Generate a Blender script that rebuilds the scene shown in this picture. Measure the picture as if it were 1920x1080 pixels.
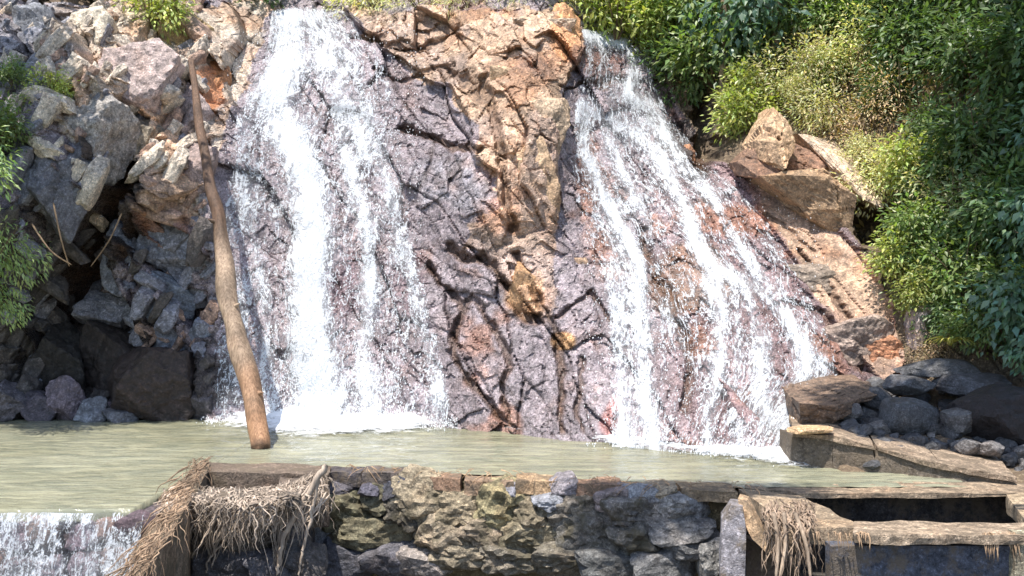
import bpy, math, random
import numpy as np
from mathutils import Vector, Matrix
random.seed(7)
RG = np.random.default_rng(11)
S = bpy.context.scene
for o in list(bpy.data.objects): bpy.data.objects.remove(o)

# ------------------------------------------------------------------ camera, light
CAMZ, FP = 1.8, 1867.0                      # eye height above the pool, focal length in photo pixels
cam = bpy.data.objects.new('camera', bpy.data.cameras.new('camera'))
S.collection.objects.link(cam); S.camera = cam
cam.location = (0, 0, CAMZ); cam.rotation_euler = (math.radians(90), 0, 0)
cam.data.sensor_width = 36; cam.data.lens = 36*FP/1920
cam.data.clip_end = 400; cam.data.clip_start = 0.05
SUN = Vector((-0.20, -0.27, 0.92)).normalized()
w = bpy.data.worlds.new('World'); S.world = w; w.use_nodes = True
nt = w.node_tree; bg = nt.nodes['Background']
sky = nt.nodes.new('ShaderNodeTexSky'); sky.sky_type = 'NISHITA'; sky.sun_disc = False
sky.sun_elevation = math.asin(SUN.z); sky.sun_rotation = math.atan2(SUN.x, SUN.y)
nt.links.new(sky.outputs[0], bg.inputs[0]); bg.inputs[1].default_value = 0.15
sl = bpy.data.lights.new('sun', 'SUN'); sl.energy = 4.6; sl.angle = math.radians(0.5); sl.color = (1, 0.95, 0.87)
sun = bpy.data.objects.new('sun', sl); S.collection.objects.link(sun)
sun.rotation_euler = (-SUN).to_track_quat('-Z', 'Y').to_euler()
S.render.engine = 'CYCLES'
S.view_settings.view_transform = 'Standard'; S.view_settings.look = 'None'
S.view_settings.exposure = 0.78; S.view_settings.gamma = 1
S.cycles.max_bounces = 8; S.cycles.transparent_max_bounces = 12

# ------------------------------------------------------------------ numpy noise
def h2(ix, iy, s):
    n = (ix.astype(np.int64)*374761393 + iy.astype(np.int64)*668265263 + s*1442695041) & 0xffffffff
    n = ((n ^ (n >> 13))*1274126177) & 0xffffffff
    n = ((n ^ (n >> 16))*2246822519) & 0xffffffff
    return ((n ^ (n >> 15)) & 0xffffff)/float(0xffffff)
def vn(x, y, s=0):
    ix, iy = np.floor(x), np.floor(y); fx, fy = x-ix, y-iy
    fx = fx*fx*(3-2*fx); fy = fy*fy*(3-2*fy)
    a, b, c, d = h2(ix, iy, s), h2(ix+1, iy, s), h2(ix, iy+1, s), h2(ix+1, iy+1, s)
    return (a*(1-fx)+b*fx)*(1-fy)+(c*(1-fx)+d*fx)*fy
def fbm(x, y, s=0, o=4):
    r = 0; a = .5; t = 0
    for k in range(o):
        r = r+a*vn(x*2**k+17.3*k, y*2**k-9.1*k, s+k); t += a; a *= .5
    return r/t
def vn3(p, s=0):
    i = np.floor(p); f = p-i; f = f*f*(3-2*f)
    r = 0
    for dx in (0, 1):
        for dy in (0, 1):
            for dz in (0, 1):
                wt = (f[:, 0] if dx else 1-f[:, 0])*(f[:, 1] if dy else 1-f[:, 1])*(f[:, 2] if dz else 1-f[:, 2])
                r = r+wt*h2(i[:, 0]+dx+57*(i[:, 2]+dz), i[:, 1]+dy+131*(i[:, 2]+dz), s)
    return r
def fbm3(p, s=0, o=3):
    r = 0; a = .5; t = 0
    for k in range(o): r = r+a*vn3(p*2**k+7.7*k, s+k); t += a; a *= .5
    return r/t
def facets(x, y, s, grad):
    """cell blocks: every cell is a tilted plane of its own; returns height, distance to the joint, cell id"""
    ix, iy = np.floor(x), np.floor(y)
    d1 = np.full(x.shape, 9.); d2 = np.full(x.shape, 9.); hh = np.zeros(x.shape); cid = np.zeros(x.shape)
    for a in (-1, 0, 1):
        for b in (-1, 0, 1):
            jx, jy = ix+a, iy+b
            sx = jx+.1+.8*h2(jx, jy, s); sy = jy+.1+.8*h2(jx, jy, s+1)
            d = np.sqrt((x-sx)**2+(y-sy)**2)
            off = h2(jx, jy, s+2)-.5; gx = (h2(jx, jy, s+3)-.5)*grad; gy = (h2(jx, jy, s+4)-.5)*grad
            v = off+gx*(x-sx)+gy*(y-sy)
            near = d < d1
            d2 = np.where(near, d1, np.minimum(d2, d)); hh = np.where(near, v, hh)
            cid = np.where(near, h2(jx, jy, s+5), cid); d1 = np.where(near, d, d1)
    return hh, d2-d1, cid
sm = lambda a, b, x: (lambda t: t*t*(3-2*t))(np.clip((x-a)/(b-a), 0, 1))
def pdist(px, py, pts):
    """distance in photo pixels from points to a polyline of (x, y[, w]); also the width there"""
    best = np.full(px.shape, 1e9); wb = np.ones(px.shape)
    for a, b in zip(pts[:-1], pts[1:]):
        ax, ay, bx, by = a[0], a[1], b[0], b[1]
        t = np.clip(((px-ax)*(bx-ax)+(py-ay)*(by-ay))/((bx-ax)**2+(by-ay)**2+1e-9), 0, 1)
        d = np.hypot(px-ax-t*(bx-ax), py-ay-t*(by-ay))
        wv = (a[2]*(1-t)+b[2]*t) if len(a) > 2 else np.ones(px.shape)
        m = d < best; best = np.where(m, d, best); wb = np.where(m, wv, wb)
    return best, wb
def inpoly(px, py, poly):
    r = np.zeros(px.shape, bool); n = len(poly)
    for i in range(n):
        x1, y1 = poly[i]; x2, y2 = poly[(i+1) % n]
        c = ((y1 > py) != (y2 > py)) & (px < (x2-x1)*(py-y1)/((y2-y1) if y2 != y1 else 1e-9)+x1)
        r ^= c
    return r

# ------------------------------------------------------------------ the rock face as one depth function y = F(x, z)
def W(px, py, Y): return np.array([(px-960)/FP*Y, Y, CAMZ-(py-540)/FP*Y])
CTRL = [  # photo x, photo y, metres away
 (-400,800,13.6),(-400,500,12.5),(-400,100,13.0),(-400,-300,15.5),
 (0,785,13.8),(150,785,13.9),(300,788,13.8),(450,790,13.7),(600,792,13.5),(720,798,13.2),(850,806,12.8),(1000,822,12.1),
 (1120,834,11.6),(1250,846,11.1),(1380,858,10.75),(1480,868,10.6),
 (60,650,14.2),(40,450,13.3),(60,300,13.1),(80,150,13.8),(60,0,15.0),
 (180,700,14.4),(180,560,14.5),(190,450,14.3),(150,370,13.4),(140,250,13.5),(230,150,14.0),(230,40,15.2),
 (290,690,14.3),(280,560,14.2),(300,450,14.2),(320,330,14.1),(300,240,14.4),(350,100,15.2),(340,0,16.3),
 (420,650,14.1),(420,450,14.5),(430,300,14.9),(440,150,15.6),(440,0,17.0),
 (570,650,13.9),(560,450,14.6),(560,250,15.6),(560,100,16.6),(560,15,17.3),
 (720,650,13.7),(720,450,14.4),(720,300,15.0),(720,150,15.7),(740,30,16.6),
 (860,650,13.2),(850,500,13.8),(840,350,14.2),(860,220,14.8),(880,100,15.4),(880,20,16.1),
 (960,650,12.7),(990,500,13.1),(960,400,13.4),(975,300,13.6),(970,200,14.1),(980,100,14.9),(1000,20,15.8),
 (1070,650,12.6),(1060,500,13.3),(1060,350,14.0),(1060,220,14.6),(1060,120,15.2),(1060,30,16.0),
 (1180,700,12.2),(1160,550,13.1),(1160,400,14.1),(1160,280,14.9),(1160,180,15.6),(1170,120,16.2),(1150,60,16.9),
 (1300,750,11.6),(1300,600,12.5),(1300,450,13.5),(1290,330,14.5),(1270,220,16.0),(1280,80,16.6),
 (1440,780,11.1),(1440,650,12.0),(1440,520,12.8),(1430,400,13.6),(1420,300,14.4),(1420,200,15.4),(1420,50,16.2),
 (1560,780,11.3),(1560,680,11.8),(1570,560,12.5),(1560,440,13.2),(1560,330,13.9),(1560,200,14.8),(1560,50,15.8),
 (1700,800,11.2),(1700,700,11.8),(1700,560,12.4),(1700,400,13.0),(1700,200,14.0),(1700,30,15.0),
 (1880,800,10.9),(1880,650,11.6),(1880,400,12.3),(1880,150,13.3),(1880,0,14.0),(2300,800,11.0),(2300,400,12.0),(2300,0,13.5),
 (0,-300,18.0),(500,-250,21.0),(900,-250,20.0),(1300,-300,20.0),(1800,-350,17.5),(2300,-350,16.5),
]
CP = np.array([W(*c) for c in CTRL]); CX = CP[:, [0, 2]]; CYv = CP[:, 1]
def _tps(d2): return .5*d2*np.log(d2+1e-9)
_d2 = ((CX[:, None]-CX[None])**2).sum(-1); n_ = len(CX)
_A = np.zeros((n_+3, n_+3)); _A[:n_, :n_] = _tps(_d2)+np.eye(n_)*.03; _A[:n_, n_] = 1; _A[:n_, n_+1:] = CX
_A[n_:, :n_] = _A[:n_, n_:].T
_sol = np.linalg.solve(_A, np.concatenate([CYv, [0, 0, 0]]))
def FM(x, z):
    x = np.asarray(x, float); z = np.asarray(z, float); r = _sol[n_]+_sol[n_+1]*x+_sol[n_+2]*z
    for k in range(n_): r = r+_sol[k]*_tps((x-CX[k, 0])**2+(z-CX[k, 1])**2)
    return r
def onface(px, py):
    """the point of the smooth face seen at a photo pixel"""
    px = np.asarray(px, float); py = np.asarray(py, float); Y = np.full(np.broadcast(px, py).shape, 14.)
    for _ in range(14): Y = .4*Y+.6*FM((px-960)/FP*Y, CAMZ-(py-540)/FP*Y)
    return (px-960)/FP*Y, Y, CAMZ-(py-540)/FP*Y

# polygons and joints of the face, photo coordinates
RIB = [(640,15),(1070,25),(1095,90),(1060,160),(1050,250),(1040,330),(1048,420),(1040,480),(1052,560),(1040,605),(1010,612),
       (975,590),(940,520),(868,478),(880,430),(935,400),(930,330),(890,290),(880,220),(830,160),(780,130),(720,100)]
RSLAB = [(1390,320),(1480,340),(1600,470),(1660,560),(1700,680),(1660,720),(1590,640),(1540,560),(1480,470),(1420,390)]
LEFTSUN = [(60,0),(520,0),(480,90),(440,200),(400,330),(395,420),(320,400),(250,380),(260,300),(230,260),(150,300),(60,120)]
GROOVE = [  # points, half width px, depth m, colour weight
 ([(755,232),(800,258),(840,268),(895,285)],9,.16,1.0),
 ([(800,505),(835,545),(872,590),(852,600),(855,665),(895,735),(925,770),(965,805)],9,.14,.9),
 ([(870,585),(890,560),(930,612),(950,680),(942,745),(957,805)],8,.13,.8),
 ([(842,465),(880,490),(912,482),(950,540),(985,592),(1008,602)],11,.17,1.0),
 ([(960,470),(1000,540),(1040,630),(1052,720),(1056,805)],7,.12,.9),
 ([(1010,605),(1052,590),(1110,548),(1140,605)],7,.10,.8),
 ([(1085,675),(1083,740),(1084,805)],6,.09,.8),
 ([(1208,440),(1232,520),(1280,600),(1292,680),(1288,770)],13,.14,.8),
 ([(900,160),(925,220),(938,300),(955,360),(965,415)],12,.18,.6),  # shaded left step of the rib, darkened in colour as well as carved
 ([(850,130),(900,190)],14,.15,.6),
 ([(1040,160),(1110,158),(1180,150)],6,.12,.9),
 ([(1500,470),(1560,560),(1610,610),(1640,680)],7,.14,.7),
 ([(1480,560),(1540,590),(1580,640),(1625,700)],8,.12,.7),
 ([(330,60),(385,10)],9,.2,.6),([(200,200),(260,170),(320,120)],12,.25,.5),
 ([(245,240),(215,330),(180,420),(150,500),(110,560)],38,1.1,1.0),
 ([(345,140),(330,210),(290,250)],9,.22,.6),
 ([(150,490),(200,540),(250,580)],16,.25,.8),([(240,430),(255,520),(300,590),(330,640)],10,.22,.8),
 ([(250,410),(250,470),(262,520)],8,.2,.7),([(330,500),(360,560),(400,600)],12,.2,.7),
 ([(1430,395),(1520,470)],5,.07,.5),([(1318,185),(1330,290)],24,.7,1.),([(1615,405),(1670,430)],34,1.0,1.),([(700,140),(760,150),(860,120)],6,.09,.6),([(660,70),(780,95),(860,60)],7,.12,.6),
]
def detail(x, z, px, py):
    wx = x+.35*(fbm(x*1.1, z*1.1, 3)-.5); wz = z+.35*(fbm(x*1.1, z*1.1, 9)-.5)
    a = .55; ca, sa = math.cos(a), math.sin(a)
    u, v = wx*ca+wz*sa, -wx*sa+wz*ca           # blocks lean with the bedding
    f1, e1, c1 = facets(u*1.7, v*.6, 21, 1.7)
    f2, e2, c2 = facets(u*4.2+3, v*2.6, 41, 1.5)
    f3, e3, c3 = facets(wx*11, wz*8, 61, 1.5)
    left = sm(480, 330, px)
    rib = inpoly(px, py, RIB)*1.
    amp1 = .20+.42*left+.08*rib*sm(470, 380, py); amp2 = .065+.15*left+.03*rib; amp3 = .03+.02*left
    ribr = inpoly(px+34*(fbm(x*2.4, z*2.4, 78, 4)-.5), py+34*(fbm(x*2.4, z*2.4, 79, 4)-.5), RIB)*1.; slr = inpoly(px+20*(fbm(x*2.4, z*2.4, 78, 4)-.5), py, RSLAB)*1.
    amp1 = amp1*(1-.75*np.exp(-((px-1020)**2/110**2+(py-520)**2/110**2)))
    big = amp1*f1-.20*ribr*sm(470, 380, py)-.10*slr
    fine = amp2*f2+amp3*f3+.04*(fbm(x*6, z*6, 70, 4)-.5)
    brk = sm(.42, .62, fbm(x*2.7, z*2.7, 77, 3)); slab_ = inpoly(px, py, RSLAB)*1.
    crack = np.maximum(.75*sm(.07, 0, e1)*(.25+.75*sm(.4, .6, fbm(x*1.9, z*1.9, 76, 3))), .55*sm(.10, 0, e2)*brk); crack = np.maximum(crack, .3*sm(.15, 0, e3)*(1-brk))*(1-.75*slab_)
    fine = (fine+.04*sm(.09, 0, e1)+.02*sm(.10, 0, e2)*brk+.10*(fbm(u*7, v*2.2, 71, 4)-.5)*(1-.9*slab_))*(1-.75*slab_); big = big*(1-.6*slab_)
    g = np.zeros(x.shape); gd = np.zeros(x.shape)
    jit = 1+1.8*(fbm(x*5, z*5, 90)-.5)
    for pts, hw, dep, cw in GROOVE:
        d, _ = pdist(px+34*(fbm(x*3.5, z*3.5, 91, 5)-.5), py+34*(fbm(x*3.5, z*3.5, 97, 5)-.5), pts); hw = hw if hw > 20 else hw*.78
        k = np.exp(-(d/(hw*jit))**4); gd = np.maximum(gd, dep*k); g = np.maximum(g, cw*k)
    return big, fine+gd, crack, g, c1, c2
def pxy(x, y, z): return 960+x/y*FP, 540+(CAMZ-z)/y*FP

# ------------------------------------------------------------------ object helpers
COL = S.collection
def mesh_np(name, v, f, mats, cols=None, smooth=False, attrs=None, fmat=None):
    me = bpy.data.meshes.new(name); v = np.asarray(v, np.float32); f = np.asarray(f, np.int32)
    me.vertices.add(len(v)); me.vertices.foreach_set('co', v.ravel())
    k = f.shape[1]; me.loops.add(f.size); me.loops.foreach_set('vertex_index', f.ravel())
    me.polygons.add(len(f)); me.polygons.foreach_set('loop_start', np.arange(0, f.size, k, dtype=np.int32))
    me.polygons.foreach_set('loop_total', np.full(len(f), k, np.int32))
    for m in (mats if isinstance(mats, (list, tuple)) else [mats]): me.materials.append(m)
    if fmat is not None: me.polygons.foreach_set('material_index', np.asarray(fmat, np.int32))
    me.polygons.foreach_set('use_smooth', np.full(len(f), smooth))
    me.update(calc_edges=True)
    if cols is not None:
        cols = np.asarray(cols, np.float32)
        if cols.shape[1] == 3: cols = np.concatenate([cols, np.ones((len(cols), 1), np.float32)], 1)
        a = me.color_attributes.new('Col', 'FLOAT_COLOR', 'POINT'); a.data.foreach_set('color', cols.ravel())
    for an, av in (attrs or {}).items():
        av = np.asarray(av, np.float32)
        if av.ndim == 1:
            a = me.attributes.new(an, 'FLOAT', 'POINT'); a.data.foreach_set('value', av)
        else:
            a = me.attributes.new(an, 'FLOAT_VECTOR', 'POINT'); a.data.foreach_set('vector', av.ravel())
    return me
def link(name, me, parent=None, loc=None):
    o = bpy.data.objects.new(name, me); COL.objects.link(o)
    if parent: o.parent = parent
    if loc is not None: o.location = loc
    return o
def tag(o, label=None, cat=None, group=None, kind=None):
    if label: o['label'] = label
    if cat: o['category'] = cat
    if group: o['group'] = group
    if kind: o['kind'] = kind
    return o
def thing(name, label, cat, loc=(0, 0, 0), group=None):
    o = bpy.data.objects.new(name, None); COL.objects.link(o); o.location = loc; o.empty_display_size = .1
    return tag(o, label, cat, group)
def grid_faces(nu, nv):
    i = np.arange(nu-1)[:, None]*nv+np.arange(nv-1)[None]
    return np.stack([i, i+nv, i+nv+1, i+1], -1).reshape(-1, 4)

# ------------------------------------------------------------------ materials
class NT:
    def __init__(s, name):
        s.m = bpy.data.materials.new(name); s.m.use_nodes = True; s.t = s.m.node_tree
        s.b = s.t.nodes['Principled BSDF']; s.out = s.t.nodes['Material Output']
    def n(s, typ, **kw):
        x = s.t.nodes.new('ShaderNode'+typ)
        for k, v in kw.items():
            if k.startswith('i_'): x.inputs[k[2:].replace('_', ' ')].default_value = v
            else: setattr(x, k, v)
        return x
    def l(s, a, b): s.t.links.new(a, b)
    def noise(s, vec, scale, detail=4, rough=.6, dist=0):
        x = s.n('TexNoise'); x.inputs['Scale'].default_value = scale; x.inputs['Detail'].default_value = detail
        x.inputs['Roughness'].default_value = rough; x.inputs['Distortion'].default_value = dist
        if vec is not None: s.l(vec, x.inputs['Vector'])
        return x.outputs['Fac']
    def rng(s, v, a, b, c=0, d=1):
        x = s.n('MapRange'); s.l(v, x.inputs[0])
        for i, q in enumerate((a, b, c, d)): x.inputs[i+1].default_value = q
        return x.outputs[0]
    def math(s, op, a, b=None, clamp=False):
        x = s.n('Math', operation=op, use_clamp=clamp)
        for i, q in enumerate((a, b)):
            if q is None: continue
            if isinstance(q, (int, float)): x.inputs[i].default_value = q
            else: s.l(q, x.inputs[i])
        return x.outputs[0]
    def mix(s, f, a, b, mode='MIX'):
        x = s.n('Mix', data_type='RGBA', blend_type=mode)
        for sock, q in ((x.inputs[0], f), (x.inputs[6], a), (x.inputs[7], b)):
            if isinstance(q, (int, float)): sock.default_value = q
            elif isinstance(q, tuple): sock.default_value = q if len(q) == 4 else q+(1,)
            else: s.l(q, sock)
        return x.outputs[2]
    def bump(s, h, strength, dist, prev=None):
        x = s.n('Bump'); x.inputs['Strength'].default_value = strength; x.inputs['Distance'].default_value = dist
        s.l(h, x.inputs['Height'])
        if prev is not None: s.l(prev, x.inputs['Normal'])
        return x.outputs[0]
    def attr(s, name): return s.n('Attribute', attribute_name=name)
def rock_mat(name, grain=1., rough=(.45, .85), moss=None, spec=.5, mott=(.42, 1.5), wetspec=False):
    t = NT(name); pos = t.n('NewGeometry').outputs['Position']; a = t.attr('Col')
    n1 = t.noise(pos, 2.2*grain, 5); n2 = t.noise(pos, 9*grain, 6, .7, .6); n3 = t.noise(pos, 38*grain, 4, .75)
    c = t.mix(1., a.outputs['Color'], t.mix(t.rng(n2, .34, .66), (mott[0],)*3, (mott[1],)*3), 'MULTIPLY')
    c = t.mix(t.rng(n1, .5, .7, 0, .35), c, t.mix(1., c, (1.15, .88, .68), 'MULTIPLY'))
    c = t.mix(t.rng(n3, .56, .68, 0, .8), c, t.mix(1., c, (.35, .33, .34), 'MULTIPLY'))
    c = t.mix(t.rng(n3, .45, .36, 0, .85), c, t.mix(1., c, (2.1, 2.05, 2.0), 'MULTIPLY'))  # bright specks: glints of wet rock put into the colour
    n4 = t.noise(pos, 19*grain, 5, .8, 1.5); c = t.mix(t.rng(n4, .53, .62, 0, .75), c, t.mix(1., c, (1.7, 1.7, 1.75), 'MULTIPLY')); c = t.mix(t.rng(n4, .45, .38, 0, .75), c, t.mix(1., c, (.4, .37, .38), 'MULTIPLY'))  # coarser light and dark specks, more glints painted into the colour
    vor = t.n('TexVoronoi', feature='DISTANCE_TO_EDGE'); vor.inputs['Scale'].default_value = 6*grain
    warp = t.n('VectorMath', operation='ADD'); t.l(pos, warp.inputs[0])
    nc = t.n('TexNoise'); nc.inputs['Scale'].default_value = 3; t.l(pos, nc.inputs['Vector']); t.l(nc.outputs['Color'], warp.inputs[1])
    t.l(warp.outputs[0], vor.inputs['Vector'])
    ed = t.rng(vor.outputs['Distance'], 0, .035)
    c = t.mix(t.math('MULTIPLY', t.rng(ed, 0, 1, .3, 0), t.rng(n1, .5, .65)), c, (.03, .025, .022))
    if moss: c = t.mix(t.rng(t.noise(pos, 5, 5, .7), .46, .6, 0, .8), c, moss)
    t.l(c, t.b.inputs['Base Color'])
    rd = t.rng(n2, .3, .7, rough[0], rough[1]); rw = t.rng(n4, .35, .65, .1, .42)
    mr = t.n('Mix', data_type='FLOAT'); t.l(a.outputs['Alpha'], mr.inputs[0]); t.l(rw, mr.inputs[2]); t.l(rd, mr.inputs[3]); t.l(mr.outputs[0], t.b.inputs['Roughness'])
    t.b.inputs['Specular IOR Level'].default_value = spec
    b1 = t.bump(n2, .8, .05/grain); b2 = t.bump(n3, .8, .018/grain, b1); b3 = t.bump(ed, .35, .02, b2)
    t.l(b3, t.b.inputs['Normal'])
    return t.m
M_CLIFF = rock_mat('wet_and_dry_rock', 1.0, (.4, .8))
M_ROCK = rock_mat('rock', 1.5)
M_MOSS = rock_mat('mossy_rock', 1.7, (.7, .95), (.095, .08, .05), .3)
M_CONC = rock_mat('old_concrete', 1.1, (.7, .95), (.16, .125, .09), .25, (.5, 1.3))
def leaf_mat(name, col, trans=.35):
    t = NT(name); a = t.attr('Col')
    oi = t.n('ObjectInfo'); hv = t.n('HueSaturation'); t.l(a.outputs['Color'], hv.inputs['Color'])
    t.l(t.rng(oi.outputs['Random'], 0, 1, .485, .515), hv.inputs['Hue']); t.l(t.rng(oi.outputs['Random'], 0, 1, .8, 1.15), hv.inputs['Value'])
    c = t.mix(1., hv.outputs[0], col, 'MULTIPLY')
    t.l(c, t.b.inputs['Base Color']); t.b.inputs['Roughness'].default_value = .42
    tr = t.n('BsdfTranslucent'); t.l(t.mix(1., c, (1.3, 1.5, .5), 'MULTIPLY'), tr.inputs[0])
    mx = t.n('MixShader'); mx.inputs[0].default_value = trans; t.l(t.b.outputs[0], mx.inputs[1]); t.l(tr.outputs[0], mx.inputs[2])
    t.l(mx.outputs[0], t.out.inputs[0]); return t.m
L_YEL = leaf_mat('leaf_yellow_green', (.36, .42, .15))
L_MID = leaf_mat('leaf_green', (.21, .30, .12))
L_PALE = leaf_mat('leaf_pale', (.56, .56, .36))
L_DARK = leaf_mat('leaf_dark', (.115, .185, .08))
L_BLUE = leaf_mat('leaf_blue_green', (.13, .23, .17))
L_DRY = leaf_mat('leaf_dry', (.46, .36, .23), .2)
L_FERN = leaf_mat('leaf_fern', (.36, .50, .24))
def wood_mat(name, c0, c1, scale=8):
    t = NT(name); tc = t.n('TexCoord'); mp = t.n('Mapping'); mp.inputs['Scale'].default_value = (6, 6, .8)
    t.l(t.n('NewGeometry').outputs['Position'], mp.inputs[0])
    n1 = t.noise(mp.outputs[0], scale, 6, .7, .5); n2 = t.noise(t.n('NewGeometry').outputs['Position'], 3, 4)
    c = t.mix(t.rng(n1, .35, .65), c0, c1); c = t.mix(1., c, t.mix(t.rng(n2, .35, .65), (.55, .5, .45), (1.25, 1.15, 1.05)), 'MULTIPLY')
    a = t.attr('Col'); c = t.mix(1., c, a.outputs['Color'], 'MULTIPLY')
    t.l(c, t.b.inputs['Base Color']); t.b.inputs['Roughness'].default_value = .75
    t.l(t.bump(n1, .6, .02), t.b.inputs['Normal']); return t.m
M_LOG = wood_mat('weathered_wood', (.17, .12, .085), (.46, .37, .29))
M_BARK = wood_mat('bark', (.16, .12, .08), (.34, .28, .20))
M_ROOT = wood_mat('dry_root', (.34, .30, .27), (.66, .61, .55))
M_TWIG = wood_mat('twig', (.10, .07, .045), (.2, .15, .1))

# falling water: opaque white water broken up along the flow, mask from stream strength
def fall_mat(name, tint=(.86, .90, .95)):
    t = NT(name); fl = t.attr('flow').outputs['Vector']; den = t.attr('dens').outputs['Fac']
    mp = t.n('Mapping'); mp.inputs['Scale'].default_value = (11, 4.5, 1); t.l(fl, mp.inputs[0])
    mq = t.n('Mapping'); mq.inputs['Scale'].default_value = (32, 17, 1); t.l(fl, mq.inputs[0])
    ml = t.n('Mapping'); ml.inputs['Scale'].default_value = (13, .9, 1); t.l(fl, ml.inputs[0])
    n1 = t.noise(mp.outputs[0], 1, 5, .65, 1.4); n2 = t.noise(mq.outputs[0], 1, 4, .7, 1.8); n3 = t.noise(ml.outputs[0], 1, 3, .55, .4)
    s = t.math('ADD', t.math('MULTIPLY', n1, .38), t.math('MULTIPLY', n2, .40)); s = t.math('ADD', s, t.math('MULTIPLY', n3, .22))
    mw = t.n('Mapping'); mw.inputs['Scale'].default_value = (6.5, 1.9, 1); t.l(fl, mw.inputs[0]); n5 = t.noise(mw.outputs[0], 1, 3, .6, 1.1)
    mv = t.n('Mapping'); mv.inputs['Scale'].default_value = (14, 4.2, 1); mv.inputs['Location'].default_value = (3, 7, 0); t.l(fl, mv.inputs[0]); n6 = t.noise(mv.outputs[0], 1, 3, .6, 1.1)
    for nn_, wd_, am_ in ((n5, .035, .11), (n6, .04, .07)):
        rdg = t.rng(t.math('ABSOLUTE', t.math('SUBTRACT', nn_, .5)), 0, wd_, am_, 0); s = t.math('ADD', s, t.math('MULTIPLY', rdg, t.rng(den, .15, .5)))
    s = t.math('SUBTRACT', s, .02)
    s = t.math('ADD', s, t.math('MULTIPLY', t.math('SUBTRACT', den, .62), .30))
    al = t.math('MAXIMUM', t.rng(s, .495, .58), t.rng(den, .5, 1., 0, .4)); al = t.math('MULTIPLY', al, t.rng(den, 0, .12), True)
    t.b.inputs['Base Color'].default_value = tint+(1,)
    t.b.inputs['Roughness'].default_value = .35
    t.l(t.bump(s, .9, .08), t.b.inputs['Normal'])
    tl = t.n('BsdfTranslucent'); tl.inputs[0].default_value = tint+(1,)
    m1 = t.n('MixShader'); m1.inputs[0].default_value = .25; t.l(t.b.outputs[0], m1.inputs[1]); t.l(tl.outputs[0], m1.inputs[2])
    tp = t.n('BsdfTransparent'); m2 = t.n('MixShader'); t.l(al, m2.inputs[0]); t.l(tp.outputs[0], m2.inputs[1]); t.l(m1.outputs[0], m2.inputs[2])
    t.l(m2.outputs[0], t.out.inputs[0]); return t.m
M_FALL = fall_mat('falling_water')
t = NT('foam'); pos = t.n('NewGeometry').outputs['Position']; den = t.attr('dens').outputs['Fac']
n = t.noise(pos, 7, 6, .7, .8)
al = t.rng(t.math('ADD', n, t.math('MULTIPLY', t.math('SUBTRACT', den, .5), .75)), .42, .72)
t.b.inputs['Base Color'].default_value = (.88, .91, .94, 1); t.b.inputs['Roughness'].default_value = .5
t.l(t.bump(n, .8, .06), t.b.inputs['Normal'])
tp = t.n('BsdfTransparent'); m2 = t.n('MixShader'); t.l(al, m2.inputs[0]); t.l(tp.outputs[0], m2.inputs[1]); t.l(t.b.outputs[0], m2.inputs[2]); t.l(m2.outputs[0], t.out.inputs[0])
M_FOAM = t.m
t = NT('murky_water'); pos = t.n('NewGeometry').outputs['Position']
mp = t.n('Mapping'); mp.inputs['Scale'].default_value = (1.1, 4.2, 1); t.l(pos, mp.inputs[0])
n1 = t.noise(mp.outputs[0], 1.6, 5, .6, .5); n2 = t.noise(mp.outputs[0], 5, 4, .6, .6); n0 = t.noise(pos, .35, 3)
c = t.mix(t.rng(n0, .38, .62), (.24, .23, .15), (.33, .32, .225))
c = t.mix(t.rng(n1, .4, .62), c, t.mix(1., c, (.62, .66, .7), 'MULTIPLY'))
t.l(c, t.b.inputs['Base Color']); t.b.inputs['Roughness'].default_value = .08; t.b.inputs['IOR'].default_value = 1.33
t.l(t.bump(n2, .5, .035, t.bump(n1, .6, .09)), t.b.inputs['Normal']); M_WATER = t.m
t = NT('water_drop'); t.b.inputs['Base Color'].default_value = (.9, .93, .96, 1); t.b.inputs['Roughness'].default_value = .3; M_DROP = t.m
def soil_mat(name, c0, c1, c2):
    t = NT(name); pos = t.n('NewGeometry').outputs['Position']
    n1 = t.noise(pos, 3, 6, .7); n2 = t.noise(pos, 22, 5, .8)
    c = t.mix(t.rng(n1, .35, .65), c0, c1); c = t.mix(t.rng(n2, .5, .65), c, c2)
    t.l(c, t.b.inputs['Base Color']); t.b.inputs['Roughness'].default_value = .95
    t.l(t.bump(n2, .8, .05, t.bump(n1, .8, .15)), t.b.inputs['Normal']); return t.m
M_SOIL = soil_mat('soil', (.09, .065, .045), (.22, .155, .10), (.34, .26, .17))
M_BED = soil_mat('river_bed', (.06, .055, .05), (.11, .10, .085), (.16, .14, .12))

# ------------------------------------------------------------------ SETTING: cliff, hillside
def blur(G, k):
    for ax in (0, 1):
        c = np.cumsum(np.concatenate([np.repeat(G.take([0], ax), k+1, ax), G, np.repeat(G.take([-1], ax), k, ax)], ax), ax)
        n = G.shape[ax]; G = (c.take(range(2*k+1, 2*k+1+n), ax)-c.take(range(0, n), ax))/(2*k+1)
    return G

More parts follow.
